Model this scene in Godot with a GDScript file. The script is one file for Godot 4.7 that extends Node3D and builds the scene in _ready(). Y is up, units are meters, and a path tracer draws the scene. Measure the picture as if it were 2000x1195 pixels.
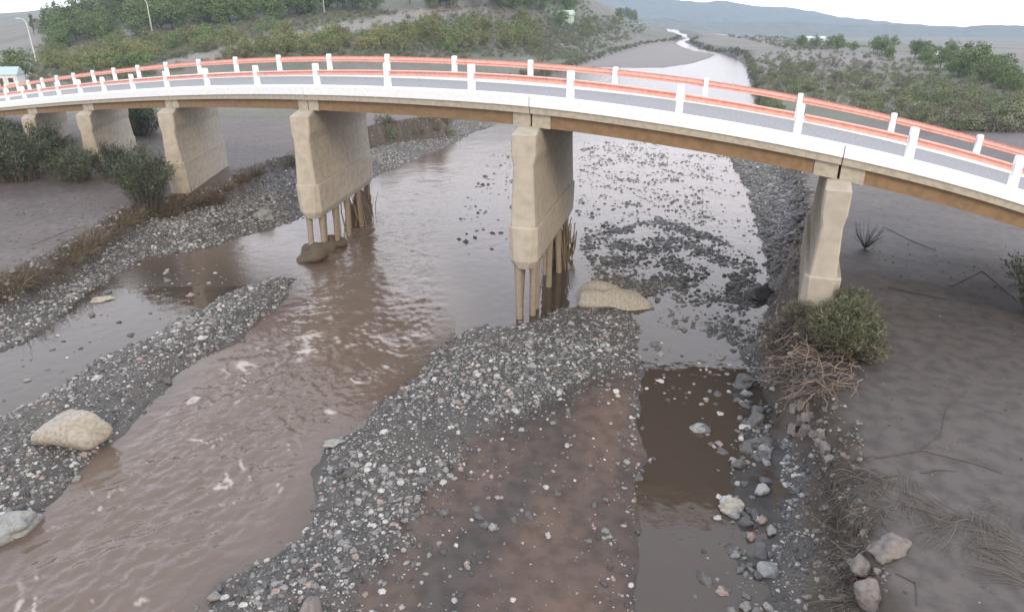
extends Node3D
# A road bridge over a half-dry mountain river, seen from above the near bank.  y up, metres.

# ---------------------------------------------------------------- camera numbers (photo 2000 x 1195)
const FOC := 1303.0
const HORIZON := 60.0
const CAM_H := 9.07
var cam_pitch := atan((597.5 - HORIZON) / FOC)

var rng := RandomNumberGenerator.new()
var n_big := FastNoiseLite.new()
var n_mid := FastNoiseLite.new()
var n_fine := FastNoiseLite.new()
var n_wave := FastNoiseLite.new()
var n_patch := FastNoiseLite.new()
var mats := {}
var marks: Array = []   # [place, phrase]
var name_count := {}

# ---------------------------------------------------------------- mesh collector
class MB:
	var v := PackedVector3Array()
	var n := PackedVector3Array()
	var c := PackedColorArray()
	var i := PackedInt32Array()
	var col := Color(1, 1, 1)
	var use_col := false
	func tri(a: Vector3, b: Vector3, d: Vector3, hint: Vector3) -> void:
		var nn := (a - d).cross(a - b)
		if nn.length_squared() < 1e-14:
			return
		nn = nn.normalized()
		var k := v.size()
		if nn.dot(hint) < 0.0:
			nn = -nn
			v.append(a); v.append(d); v.append(b)
		else:
			v.append(a); v.append(b); v.append(d)
		for q in 3:
			n.append(nn); c.append(col); i.append(k + q)
	func quad(a: Vector3, b: Vector3, d: Vector3, e: Vector3, hint: Vector3) -> void:
		tri(a, b, d, hint)
		tri(a, d, e, hint)
	# rings of equal point count, flat faces, closed at both ends
	func loft(rings: Array, caps := true) -> void:
		var cs: Array = []
		for r in rings:
			var s := Vector3.ZERO
			for p in r:
				s += p
			cs.append(s / float(r.size()))
		for k in rings.size() - 1:
			var a: Array = rings[k]
			var b: Array = rings[k + 1]
			var m: int = a.size()
			var mid: Vector3 = (cs[k] + cs[k + 1]) * 0.5
			for q in m:
				var w := (q + 1) % m
				var h: Vector3 = (a[q] + a[w] + b[q] + b[w]) * 0.25 - mid
				quad(a[q], a[w], b[w], b[q], h)
		if caps:
			for e in [0, rings.size() - 1]:
				var r: Array = rings[e]
				var o: Vector3 = cs[e] - cs[1 if e == 0 else e - 1]
				for q in r.size():
					tri(cs[e], r[q], r[(q + 1) % r.size()], o)
	func box(p: Vector3, ax: Vector3, ay: Vector3, az: Vector3) -> void:
		# half extents as vectors
		var lo := [p - ax - ay - az, p + ax - ay - az, p + ax - ay + az, p - ax - ay + az]
		var hi := [p - ax + ay - az, p + ax + ay - az, p + ax + ay + az, p - ax + ay + az]
		loft([lo, hi])
	# smooth tube along points
	func tube(pts: Array, rad: Array, sides := 6) -> void:
		var base := v.size()
		var up := Vector3(0.13, 0.9, 0.31).normalized()
		for k in pts.size():
			var t: Vector3 = (pts[min(k + 1, pts.size() - 1)] - pts[max(k - 1, 0)]).normalized()
			var s := t.cross(up)
			if s.length() < 0.05:
				s = t.cross(Vector3(1, 0, 0))
			s = s.normalized()
			var w := s.cross(t).normalized()
			for q in sides:
				var ang := TAU * q / sides
				var d := s * cos(ang) + w * sin(ang)
				v.append(pts[k] + d * rad[k]); n.append(d); c.append(col)
		for k in pts.size() - 1:
			for q in sides:
				var a := base + k * sides + q
				var b := base + k * sides + (q + 1) % sides
				var d := a + sides
				var e := b + sides
				i.append_array(PackedInt32Array([a, b, d, b, e, d]))
		for e in [0, pts.size() - 1]:
			var o: Vector3 = pts[e] - pts[1 if e == 0 else e - 1]
			for q in range(1, sides - 1):
				tri(v[base + e * sides], v[base + e * sides + q], v[base + e * sides + q + 1], o)
	func mesh() -> ArrayMesh:
		var arr := []
		arr.resize(Mesh.ARRAY_MAX)
		arr[Mesh.ARRAY_VERTEX] = v
		arr[Mesh.ARRAY_NORMAL] = n
		if use_col:
			arr[Mesh.ARRAY_COLOR] = c
		arr[Mesh.ARRAY_INDEX] = i
		var m := ArrayMesh.new()
		m.add_surface_from_arrays(Mesh.PRIMITIVE_TRIANGLES, arr)
		return m

# ---------------------------------------------------------------- scene tree helpers
func numbered(base: String) -> String:
	var k: int = name_count.get(base, 0)
	name_count[base] = k + 1
	return base if k == 0 else "%s_%03d" % [base, k]

func tag(o: Node, label: String, category: String, group := "") -> void:
	o.set_meta("label", label)
	o.set_meta("category", category)
	if group != "":
		o.set_meta("group", group)

func thing(called: String, label: String, category: String, at := Vector3.ZERO, group := "") -> Node3D:
	var o := Node3D.new()
	o.name = numbered(called)
	add_child(o)
	o.position = at
	tag(o, label, category, group)
	return o

func obj(called: String, m: Mesh, mat: Material, parent: Node = null) -> MeshInstance3D:
	var o := MeshInstance3D.new()
	o.mesh = m
	o.material_override = mat
	o.cast_shadow = GeometryInstance3D.SHADOW_CASTING_SETTING_ON
	if parent == null:
		o.name = numbered(called)
		add_child(o)
	else:
		o.name = called
		parent.add_child(o, true)
	return o

func near_mark(p: Vector3, most := 1e9) -> String:
	var best := most
	var t := ""
	for m in marks:
		var d: float = (m[0] as Vector3).distance_to(p)
		if d < best:
			best = d
			t = m[1]
	return t

func structure(called: String, m: Mesh, mat: Material) -> MeshInstance3D:
	var o := obj(called, m, mat)
	o.set_meta("kind", "structure")
	return o

# ---------------------------------------------------------------- photo pixel -> place
func ray(x: float, y: float) -> Vector3:
	var s := sin(cam_pitch)
	var c := cos(cam_pitch)
	var u := (x - 1000.0) / FOC
	var w := (597.5 - y) / FOC
	return Vector3(u, w * c - s, -w * s - c)

func at_depth(x: float, y: float, d: float) -> Vector3:
	return Vector3(0, CAM_H, 0) + ray(x, y) * d

# where the sight line meets the valley floor raised by h
func px(x: float, y: float, h := 0.0) -> Vector3:
	var d := ray(x, y)
	var o := Vector3(0, CAM_H, 0)
	var t := 4.0
	var pt := t
	while t < 1500.0:
		var p := o + d * t
		if p.y < valley(p.x, p.z) + h:
			break
		pt = t
		t *= 1.03
	for k in 18:
		var m := (t + pt) * 0.5
		var p := o + d * m
		if p.y < valley(p.x, p.z) + h:
			t = m
		else:
			pt = m
	return o + d * t

func pxs(arr: Array, h := 0.0) -> PackedVector2Array:
	var out := PackedVector2Array()
	for a in arr:
		var p := px(a[0], a[1], h)
		out.append(Vector2(p.x, p.z))
	return out

func sst(a: float, b: float, x: float) -> float:
	return smoothstep(a, b, x)

# ---------------------------------------------------------------- ground
var LB: PackedVector2Array      # left cut bank
var RB: PackedVector2Array      # right cut bank
var bars: Array = []            # gravel polygons: {poly, box, h, slope}
var shoal: PackedVector2Array
var main_river: PackedVector2Array
var mud_patch: Array = []
var shallows: PackedVector2Array
var block_at := Vector2.ZERO
var far_pond: PackedVector2Array
var pale_strip: PackedVector2Array

func valley(x: float, z: float) -> float:
	var d := -z
	var u := maxf(0.0, d - 95.0)
	var r := 0.036 * u * u / (u + 120.0)
	r = minf(r, 24.0)
	return r * (1.0 - sst(60.0, 260.0, x))

func hill(x: float, z: float) -> float:
	var d := -z
	if d < 60.0:
		return 0.0
	var k := x / d
	var g := 0.0
	if k < -0.45:
		g = lerpf(0.04, 1.0, sst(-0.76, -0.38, k))
	else:
		g = 1.0 - 0.85 * sst(-0.02, 0.24, k)
	g *= 1.0 - sst(0.24, 0.34, k)
	return 27.0 * sst(75.0, 330.0, d) * g

func seg_sd(p: Vector2, line: PackedVector2Array) -> float:
	# signed distance to an open line: positive to its left when walked forward
	var best := 1e12
	var sgn := 1.0
	for k in line.size() - 1:
		var a := line[k]
		var ab := line[k + 1] - a
		var ap := p - a
		var t := clampf(ap.dot(ab) / ab.length_squared(), 0.0, 1.0)
		var q := ap - ab * t
		var d2 := q.length_squared()
		if d2 < best - 1e-9:
			best = d2
			sgn = -1.0 if ab.cross(ap) > 0.0 else 1.0
	return sqrt(best) * sgn

func poly_sd(p: Vector2, poly: PackedVector2Array) -> float:
	# positive inside
	var best := 1e12
	var inside := false
	var m := poly.size()
	var j := m - 1
	for k in m:
		var a := poly[j]
		var b := poly[k]
		var ab := b - a
		var ap := p - a
		var t := clampf(ap.dot(ab) / ab.length_squared(), 0.0, 1.0)
		best = minf(best, (ap - ab * t).length_squared())
		if (a.y > p.y) != (b.y > p.y) and p.x < (b.x - a.x) * (p.y - a.y) / (b.y - a.y) + a.x:
			inside = not inside
		j = k
	return sqrt(best) * (1.0 if inside else -1.0)

func add_bar(pts: Array, hmax: float, slope: float, kind: String) -> void:
	var poly := pxs(pts, 0.0)
	var r := Rect2(poly[0], Vector2.ZERO)
	for p in poly:
		r = r.expand(p)
	bars.append({"poly": poly, "box": r.grow(2.0), "h": hmax, "slope": slope, "kind": kind})

func plan_ground() -> void:
	LB = pxs([[-700, 1120], [-300, 770], [0, 578], [100, 537], [190, 480], [255, 437], [340, 412], [430, 392], [500, 352], [545, 330], [640, 315], [720, 283], [800, 272], [866, 262], [872, 240], [900, 210], [960, 175], [1055, 142], [1130, 122], [1200, 100], [1255, 86], [1300, 80], [1318, 76], [1330, 71], [1318, 65], [1290, 59], [1288, 50], [1330, 43]], 0.6)
	RB = pxs([[1750, 1500], [1668, 1260], [1645, 1195], [1628, 1060], [1620, 960], [1632, 905], [1600, 860], [1552, 800], [1528, 730], [1516, 660], [1530, 590], [1550, 530], [1560, 470], [1565, 400], [1550, 345], [1525, 290], [1505, 230], [1490, 185], [1472, 135], [1458, 110], [1408, 98], [1372, 90], [1350, 81], [1362, 74], [1350, 67], [1338, 59], [1345, 50], [1390, 43]], 0.6)
	# left gravel bar
	add_bar([[578, 543], [562, 580], [505, 635], [455, 668], [385, 706], [330, 765], [275, 802], [215, 865], [165, 915], [130, 948], [60, 1012], [0, 1068], [-150, 1210], [-500, 1210], [-300, 960], [-60, 842], [20, 800], [110, 752], [180, 704], [270, 668], [340, 630], [410, 592], [480, 557], [540, 540]], 0.3, 0.3, "gravel")
	# middle gravel bar
	add_bar([[380, 1290], [405, 1195], [432, 1140], [480, 1110], [545, 1080], [590, 1030], [620, 960], [636, 900], [640, 862], [700, 832], [745, 780], [790, 742], [830, 715], [852, 684], [885, 658], [935, 638], [985, 642], [1040, 634], [1090, 600], [1150, 600], [1225, 606], [1258, 640], [1256, 700], [1250, 760], [1256, 860], [1250, 950], [1240, 1050], [1245, 1195], [1250, 1290]], 0.26, 0.22, "gravel")
	# left apron under the cut bank
	add_bar([[-400, 930], [-120, 752], [0, 690], [70, 656], [122, 614], [188, 560], [240, 526], [300, 502], [380, 490], [450, 472], [505, 452], [560, 436], [640, 398], [700, 362], [760, 332], [830, 306], [880, 282], [930, 256], [985, 238], [1000, 215], [900, 205], [866, 240], [720, 260], [545, 310], [430, 370], [250, 410], [190, 450], [0, 545], [-300, 720], [-600, 930]], 0.5, 0.22, "gravel")
	# right apron
	add_bar([[1480, 1290], [1503, 1195], [1505, 1100], [1516, 1000], [1527, 930], [1532, 860], [1500, 800], [1470, 742], [1452, 690], [1476, 640], [1500, 590], [1500, 540], [1490, 480], [1475, 420], [1458, 360], [1430, 322], [1425, 290], [1450, 240], [1490, 195], [1470, 165], [1462, 130], [1440, 112], [1500, 112], [1520, 190], [1560, 290], [1600, 400], [1590, 530], [1560, 650], [1600, 790], [1660, 900], [1660, 1050], [1700, 1290]], 0.45, 0.3, "gravel")
	# far gravel bars upstream
	add_bar([[1180, 131], [1240, 133], [1300, 132], [1350, 125], [1392, 112], [1400, 106], [1360, 100], [1335, 92], [1318, 82], [1310, 74], [1240, 84], [1130, 122], [1090, 135]], 0.6, 0.05, "far")
	far_pond = pxs([[1372, 67], [1400, 61], [1445, 64], [1490, 75], [1440, 75], [1400, 71]])
	shoal = pxs([[1122, 265], [1260, 268], [1330, 300], [1420, 300], [1472, 420], [1500, 545], [1478, 640], [1440, 690], [1400, 665], [1300, 648], [1258, 605], [1150, 560], [1125, 470], [1060, 430], [1120, 380]])
	shallows = pxs([[1405, 690], [1450, 695], [1475, 760], [1540, 870], [1525, 1000], [1510, 1290], [1405, 1290], [1398, 1050], [1402, 900], [1440, 830], [1415, 760]])
	main_river = pxs([[330, 1290], [405, 1195], [432, 1140], [545, 1080], [620, 960], [636, 870], [700, 832], [745, 780], [830, 715], [852, 684], [885, 655], [890, 560], [880, 470], [900, 380], [960, 270], [830, 300], [720, 360], [660, 440], [575, 540], [562, 580], [505, 635], [455, 668], [385, 706], [330, 765], [275, 802], [215, 865], [165, 915], [60, 1012], [0, 1068], [-150, 1210], [-250, 1290]])
	var bp := px(820, 268, 0.8)
	block_at = Vector2(bp.x, bp.z)
	pale_strip = PackedVector2Array()
	for q in [[280, 130], [380, 104], [480, 82], [650, 46], [900, 16], [975, 24], [720, 60], [600, 80], [480, 104], [400, 122], [330, 134]]:
		var sp := ground_px(q[0], q[1], 82.0)
		pale_strip.append(Vector2(sp.x, sp.z))
	mud_patch = [pxs([[1030, 805], [1100, 785], [1180, 738], [1250, 725], [1262, 860], [1258, 950], [1250, 1050], [1255, 1290], [600, 1290], [715, 1165], [795, 1085], [840, 965], [910, 898], [965, 852]])]

# returns [height, zone]; zone 0 bed, 1 bar gravel, 2 terrace mud, 3 cut bank, 4 far land, 5 mud on bar
var z_zone := 0
var z_dl := 0.0
var z_dr := 0.0
func ground_at(x: float, z: float) -> float:
	var p := Vector2(x, z)
	var wob := n_mid.get_noise_2d(x * 3.0, z * 3.0)
	var dl := seg_sd(p, LB) + wob * 0.25 + n_fine.get_noise_2d(x, z) * 0.12
	var dr := -seg_sd(p, RB) + wob * 0.25 + n_fine.get_noise_2d(x + 90.0, z) * 0.12
	if p.y < LB[LB.size() - 1].y - 20.0:
		dl = 50.0
	z_dl = dl
	z_dr = dr
	var base := valley(x, z)
	var bed := -0.32 + 0.06 * n_mid.get_noise_2d(x, z)
	z_zone = 0
	for b in bars:
		if not (b.box as Rect2).has_point(p):
			continue
		var s := poly_sd(p, b.poly) + 0.34 * n_mid.get_noise_2d(x * 1.7 + 31.0, z * 1.7)
		var hh := clampf(s * b.slope * (1.6 if s < 0.0 else 1.0), -0.32, b.h)
		if s > 0.0:
			hh += 0.035 * n_fine.get_noise_2d(x * 0.8, z * 0.8) * minf(1.0, s * 2.0)
			z_zone = 1
		bed = maxf(bed, hh)
	if z > -60.0 and z_zone == 0:
		var s2 := poly_sd(p, shoal)
		if s2 > -1.0:
			bed = maxf(bed, lerpf(-0.32, -0.045, sst(-1.0, 0.6, s2)) + 0.05 * n_mid.get_noise_2d(x * 2.0, z * 2.0) * sst(-0.5, 0.5, s2))
			if s2 > 0.0:
				z_zone = 6
	if z > -16.0 and z_zone == 0 and x > 2.0:
		var s3 := poly_sd(p, shallows) + 0.25 * n_mid.get_noise_2d(x * 2.0, z * 2.0)
		if s3 > -0.5:
			bed = maxf(bed, lerpf(-0.32, -0.005, sst(-0.5, 0.25, s3)) + 0.05 * n_mid.get_noise_2d(x * 2.4, z * 2.4))
			if s3 > 0.0:
				z_zone = 6
	if z_zone == 1:
		for mp in mud_patch:
			if poly_sd(p, mp) + 0.45 * n_mid.get_noise_2d(x * 1.3, z * 1.3 + 40.0) > 0.0:
				z_zone = 5
				bed = 0.07 + (bed - 0.07) * 0.45
				break
	var dd := maxf(dl, dr)
	var top := 1.28 if dl > dr else 1.42
	var rough := 0.10 * n_mid.get_noise_2d(x * 0.35, z * 0.35) + 0.03 * n_mid.get_noise_2d(x * 1.6, z * 1.6) + 0.012 * n_fine.get_noise_2d(x, z)
	var far := sst(60.0, 140.0, -z)
	top += rough * (1.0 + 4.0 * far) + 0.25 * sst(1.0, 9.0, dd)
	if dl > dr and z < -35.0 and z > -75.0:
		top += 1.0 * exp(-(p - block_at).length_squared() / 60.0)
	if dl > dr:
		top += hill(x, z) * sst(2.0, 45.0, dl)
		top += 0.6 * sst(6.0, 30.0, dl) * (1.0 - far)
	else:
		top += -0.2 * sst(2.0, 12.0, dr) + 1.0 * far * n_big.get_noise_2d(x * 0.5, z * 0.5)
	if z < -110.0 and dr > dl and z > -700.0:
		var sp := poly_sd(p, far_pond)
		if sp > -6.0:
			top = lerpf(top, -0.35, sst(-6.0, 1.0, sp))
	var w := sst(-0.35, 0.35, dd)
	if dd > -0.35 and dd < 0.45:
		z_zone = 3
		bed += 0.12 * n_fine.get_noise_2d(x * 1.6, z * 1.6) * (1.0 - absf(w * 2.0 - 1.0))
	elif dd >= 0.45:
		z_zone = 2 if -z < 62.0 else 4
	return base + lerpf(bed, top, w)

# stored heights
var gx := PackedFloat32Array()
var gz := PackedFloat32Array()
var gh := PackedFloat32Array()
var gzone := PackedByteArray()
const NX0 := -52.0
const NX1 := 34.0
const NZ0 := -4.0
const NZ1 := -72.0
const STEP := 0.25
var ix0 := 0
var iz0 := 0

func build_ground() -> void:
	var left: Array = []
	var x := NX0
	var s := STEP
	while x > -900.0:
		s *= 1.09
		x -= s
		left.push_front(x)
	ix0 = left.size()
	for a in left:
		gx.append(a)
	x = NX0
	while x < NX1 + 0.001:
		gx.append(x)
		x += STEP
	x = NX1
	s = STEP
	while x < 1100.0:
		s *= 1.05
		x += s
		gx.append(x)
	var front: Array = []
	var z := NZ0
	s = STEP
	while z < 40.0:
		s *= 1.3
		z += s
		front.push_front(z)
	iz0 = front.size()
	for a in front:
		gz.append(a)
	z = NZ0
	while z > NZ1 - 0.001:
		gz.append(z)
		z -= STEP
	z = NZ1
	s = STEP
	while z > -1900.0:
		s *= 1.045
		z -= s
		gz.append(z)
	var w := gx.size()
	var h := gz.size()
	gh.resize(w * h)
	gzone.resize(w * h)
	var cols := PackedColorArray()
	cols.resize(w * h)
	for b in h:
		for a in w:
			var k := b * w + a
			gh[k] = ground_at(gx[a], gz[b])
			gzone[k] = z_zone
			cols[k] = ground_color(gx[a], gz[b], gh[k])
	var vs := PackedVector3Array()
	vs.resize(w * h)
	var ns := PackedVector3Array()
	ns.resize(w * h)
	for b in h:
		for a in w:
			var k := b * w + a
			vs[k] = Vector3(gx[a], gh[k], gz[b])
			var a0 := maxi(a - 1, 0)
			var a1 := mini(a + 1, w - 1)
			var b0 := maxi(b - 1, 0)
			var b1 := mini(b + 1, h - 1)
			var sx := (gh[b * w + a1] - gh[b * w + a0]) / (gx[a1] - gx[a0])
			var sz := (gh[b1 * w + a] - gh[b0 * w + a]) / (gz[b1] - gz[b0])
			ns[k] = Vector3(-sx, 1.0, -sz).normalized()
	var idx := PackedInt32Array()
	for b in h - 1:
		for a in w - 1:
			var k := b * w + a
			# rows run to -z, columns to +x; clockwise from above
			idx.append_array(PackedInt32Array([k, k + w, k + 1, k + 1, k + w, k + w + 1]))
	var arr := []
	arr.resize(Mesh.ARRAY_MAX)
	arr[Mesh.ARRAY_VERTEX] = vs
	arr[Mesh.ARRAY_NORMAL] = ns
	arr[Mesh.ARRAY_COLOR] = cols
	arr[Mesh.ARRAY_INDEX] = idx
	var m := ArrayMesh.new()
	m.add_surface_from_arrays(Mesh.PRIMITIVE_TRIANGLES, arr)
	structure("ground", m, mats.ground)
	for q in gz:
		gzn.append(-q)

func ground_color(x: float, z: float, h: float) -> Color:
	var a := n_patch.get_noise_2d(x, z)
	var b := n_mid.get_noise_2d(x * 2.0 + 7.0, z * 2.0)
	var c := Color(0.1, 0.1, 0.1)
	match z_zone:
		0, 6:
			c = Color(0.085, 0.075, 0.066)
		1:
			c = Color(0.115, 0.108, 0.100).lerp(Color(0.145, 0.122, 0.103), clampf(0.5 + a, 0, 1))
		5:
			c = Color(0.205, 0.134, 0.097).lerp(Color(0.088, 0.075, 0.068), clampf(0.5 + 1.3 * n_patch.get_noise_2d((x * 0.9 + z * 0.5) * 1.9, (z * 0.9 - x * 0.5) * 0.7), 0, 1))
		2:
			var right := z_dr > z_dl
			c = Color(0.175, 0.146, 0.131) if right else Color(0.205, 0.162, 0.143)
			c = c.lerp(Color(0.112, 0.096, 0.089) if right else Color(0.140, 0.112, 0.100), clampf(0.42 + 0.3 * a + 0.55 * n_patch.get_noise_2d((x * 0.8 - z * 0.6) * 0.35, (z * 0.8 + x * 0.6) * 1.6) + 0.3 * b, 0, 1))
		3:
			c = Color(0.066, 0.050, 0.037).lerp(Color(0.125, 0.10, 0.078), clampf(0.4 + 0.9 * n_fine.get_noise_2d(x * 2.0, z * 2.0), 0, 1))
		4:
			c = Color(0.21, 0.18, 0.155).lerp(Color(0.105, 0.118, 0.055), clampf((0.72 if z_dl > z_dr else 0.5) + 1.1 * n_big.get_noise_2d(x * 1.4, z * 1.4) + 0.4 * a, 0, 1))
	if z_zone == 4:
		if z_dl > z_dr and x < 40.0 and Geometry2D.is_point_in_polygon(Vector2(x, z), pale_strip):
			c = Color(0.30, 0.265, 0.235)
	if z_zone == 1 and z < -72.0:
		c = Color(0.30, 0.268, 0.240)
	var wetness := 0.66
	if z_zone == 3:
		wetness = 0.9
	elif z_zone == 4:
		wetness = 0.8
	return c * wetness * (1.0 + 0.14 * b)

# ground height (and zone) from the stored grid
var gzn := PackedFloat32Array()
func gh_at(x: float, z: float) -> float:
	if gzn.size() == 0:
		return ground_at(x, z)
	var w := gx.size()
	var a := 0
	var b := 0
	var fa := 0.0
	var fb := 0.0
	if x >= NX0 and x < NX1 - STEP:
		fa = (x - NX0) / STEP
		a = int(fa)
		fa -= a
		a += ix0
	else:
		a = clampi(gx.bsearch(x) - 1, 0, w - 2)
		fa = clampf((x - gx[a]) / (gx[a + 1] - gx[a]), 0.0, 1.0)
	if z <= NZ0 and z > NZ1 + STEP:
		fb = (NZ0 - z) / STEP
		b = int(fb)
		fb -= b
		b += iz0
	else:
		b = clampi(gzn.bsearch(-z) - 1, 0, gzn.size() - 2)
		fb = clampf((-z - gzn[b]) / (gzn[b + 1] - gzn[b]), 0.0, 1.0)
	var k := b * w + a
	var k2 := k + w
	z_zone = gzone[k + int(roundf(fa)) + (w if fb > 0.5 else 0)]
	return lerpf(lerpf(gh[k], gh[k + 1], fa), lerpf(gh[k2], gh[k2 + 1], fa), fb)

# ---------------------------------------------------------------- water
func wave_at(x: float, z: float, m: float) -> float:
	# flow runs towards +z and a little -x
	var fx := x * 0.83 + z * 0.55
	var fz := z * 0.83 - x * 0.55
	var r := 0.0
	if m > 0.01:
		var a := n_wave.get_noise_2d(fx * 1.0, fz * 0.75)
		var w1 := n_wave.get_noise_2d(fx * 0.7 + 20.0, fz * 0.7)
		var w2 := n_wave.get_noise_2d(fx * 0.7 + 80.0, fz * 0.7 + 9.0)
		var b := n_wave.get_noise_2d(fx * 1.7 + 50.0 + 3.0 * w1, fz * 1.2 + 3.0 * w2)
		var e := n_wave.get_noise_2d(fx * 4.6 + 9.0 + 1.5 * w1, fz * 3.2)
		r += m * (0.055 * a + 0.030 * b + 0.016 * (1.0 - 2.0 * absf(b)) + 0.034 * e + 0.032 * n_wave.get_noise_2d(fx * 9.0 + 3.0, fz * 6.5))
	r += 0.0035 * n_wave.get_noise_2d(x * 4.0, z * 4.0)
	return r

func water_patch(x0: float, x1: float, z0: float, z1: float, st: float, mb: MB, calm: MB) -> void:
	var w := int(roundf((x1 - x0) / st)) + 1
	var h := int(roundf((z0 - z1) / st)) + 1
	var ys := PackedFloat32Array()
	ys.resize(w * h)
	var ms := PackedFloat32Array()
	ms.resize(w * h)
	var wet := PackedByteArray()
	var sdm := PackedFloat32Array()
	sdm.resize(w * h)
	wet.resize(w * h)
	for b in h:
		for a in w:
			var x := x0 + a * st
			var z := z0 - b * st
			var k := b * w + a
			var base := valley(x, z)
			var g := gh_at(x, z) - base
			wet[k] = 1 if g < 0.12 else 0
			var m := 0.0
			if wet[k] == 1:
				if z > -50.0:
					var sd := poly_sd(Vector2(x, z), main_river)
					sdm[k] = sd + 0.5 * n_mid.get_noise_2d(x, z)
					m = sst(-0.1, 1.3, sd) * (0.55 + 0.65 * sst(-27.0, -17.0, z)) * (0.6 + 0.55 * n_big.get_noise_2d(x * 4.0, z * 4.0) + 0.2)
					if sd < 0.0:
						m = 0.0
					m = maxf(m, 0.16 * sst(-24.0, -30.0, z))
				else:
					m = 0.16
			ms[k] = m
			ys[k] = base + (wave_at(x, z, m) if wet[k] == 1 else 0.0)
	var start := mb.v.size()
	var start2 := calm.v.size()
	for b in h:
		for a in w:
			var k := b * w + a
			var x := x0 + a * st
			var z := z0 - b * st
			mb.v.append(Vector3(x, ys[k], z))
			var a0 := maxi(a - 1, 0)
			var a1 := mini(a + 1, w - 1)
			var b0 := maxi(b - 1, 0)
			var b1 := mini(b + 1, h - 1)
			var sx := (ys[b * w + a1] - ys[b * w + a0]) / (st * (a1 - a0))
			var sz := -(ys[b1 * w + a] - ys[b0 * w + a]) / (st * (b1 - b0))
			mb.n.append(Vector3(-sx, 1, -sz).normalized())
			# silt load of the water
			var c := Color(0.070, 0.054, 0.042)
			if wet[k] == 1 and z > -60.0:
				var silt := sst(-1.2, 0.9, sdm[k])
				silt = maxf(silt, 0.75 * sst(-23.0, -30.0, z))
				c = c.lerp(Color(0.145, 0.108, 0.086), silt)
				var fx := x * 0.83 + z * 0.55
				var fz := z * 0.83 - x * 0.55
				var w1 := n_wave.get_noise_2d(fx * 0.7 + 20.0, fz * 0.7)
				var w2 := n_wave.get_noise_2d(fx * 0.7 + 80.0, fz * 0.7 + 9.0)
				var ridge := 1.0 - absf(n_wave.get_noise_2d(fx * 1.7 + 50.0 + 3.0 * w1, fz * 1.2 + 3.0 * w2)) * 13.0
				var brk := n_wave.get_noise_2d(fx * 2.6 + 15.0, fz * 2.6)
				var foam := sst(0.25, 0.95, ridge + 0.6 * brk) * sst(0.34, 0.8, ms[k]) * sst(0.02, 0.25, n_wave.get_noise_2d(fx * 0.8 + 5.0, fz * 0.7) + 0.35 * brk)
				c = c.lerp(Color(0.50, 0.44, 0.40), clampf(0.85 * foam, 0.0, 0.85))
			mb.c.append(c)
	calm.v.append_array(mb.v.slice(start))
	calm.n.append_array(mb.n.slice(start))
	calm.c.append_array(mb.c.slice(start))
	for b in h - 1:
		for a in w - 1:
			var k := b * w + a
			if wet[k] + wet[k + 1] + wet[k + w] + wet[k + w + 1] > 0:
				if ms[k] > 0.0 or ms[k + w + 1] > 0.0:
					mb.i.append_array(PackedInt32Array([start + k, start + k + w, start + k + 1, start + k + 1, start + k + w, start + k + w + 1]))
				else:
					calm.i.append_array(PackedInt32Array([start2 + k, start2 + k + w, start2 + k + 1, start2 + k + 1, start2 + k + w, start2 + k + w + 1]))

func build_water() -> void:
	var mb := MB.new()
	mb.use_col = true
	var calm := MB.new()
	calm.use_col = true
	water_patch(-18.02, 9.04, -5.0, -17.0, 0.06, mb, calm)
	water_patch(-22.04, 14.98, -17.0, -35.0, 0.12, mb, calm)
	water_patch(-21.0, 24.0, -35.0, -71.0, 0.25, mb, calm)
	water_patch(-20.0, 60.0, -71.0, -171.0, 1.0, mb, calm)
	water_patch(-10.0, 180.0, -171.0, -711.0, 5.0, mb, calm)
	structure("river_water", mb.mesh(), mats.water)
	structure("pool_water", calm.mesh(), mats.pool)

# ---------------------------------------------------------------- bridge
var nearE := PackedVector3Array()   # outer lower edge of the near kerb
var farE := PackedVector3Array()    # same on the far side
var bs := PackedFloat32Array()      # stations along the near edge

func interp(xs: Array, ys: Array, x: float) -> float:
	if x <= xs[0]:
		return ys[0]
	for k in xs.size() - 1:
		if x <= xs[k + 1]:
			return lerpf(ys[k], ys[k + 1], (x - xs[k]) / float(xs[k + 1] - xs[k]))
	return ys[ys.size() - 1]

func smooth_line(p: PackedVector3Array, times: int) -> PackedVector3Array:
	for t in times:
		var q := p.duplicate()
		for k in range(1, p.size() - 1):
			q[k] = (p[k - 1] + p[k] * 2.0 + p[k + 1]) * 0.25
		p = q
	return p

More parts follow.
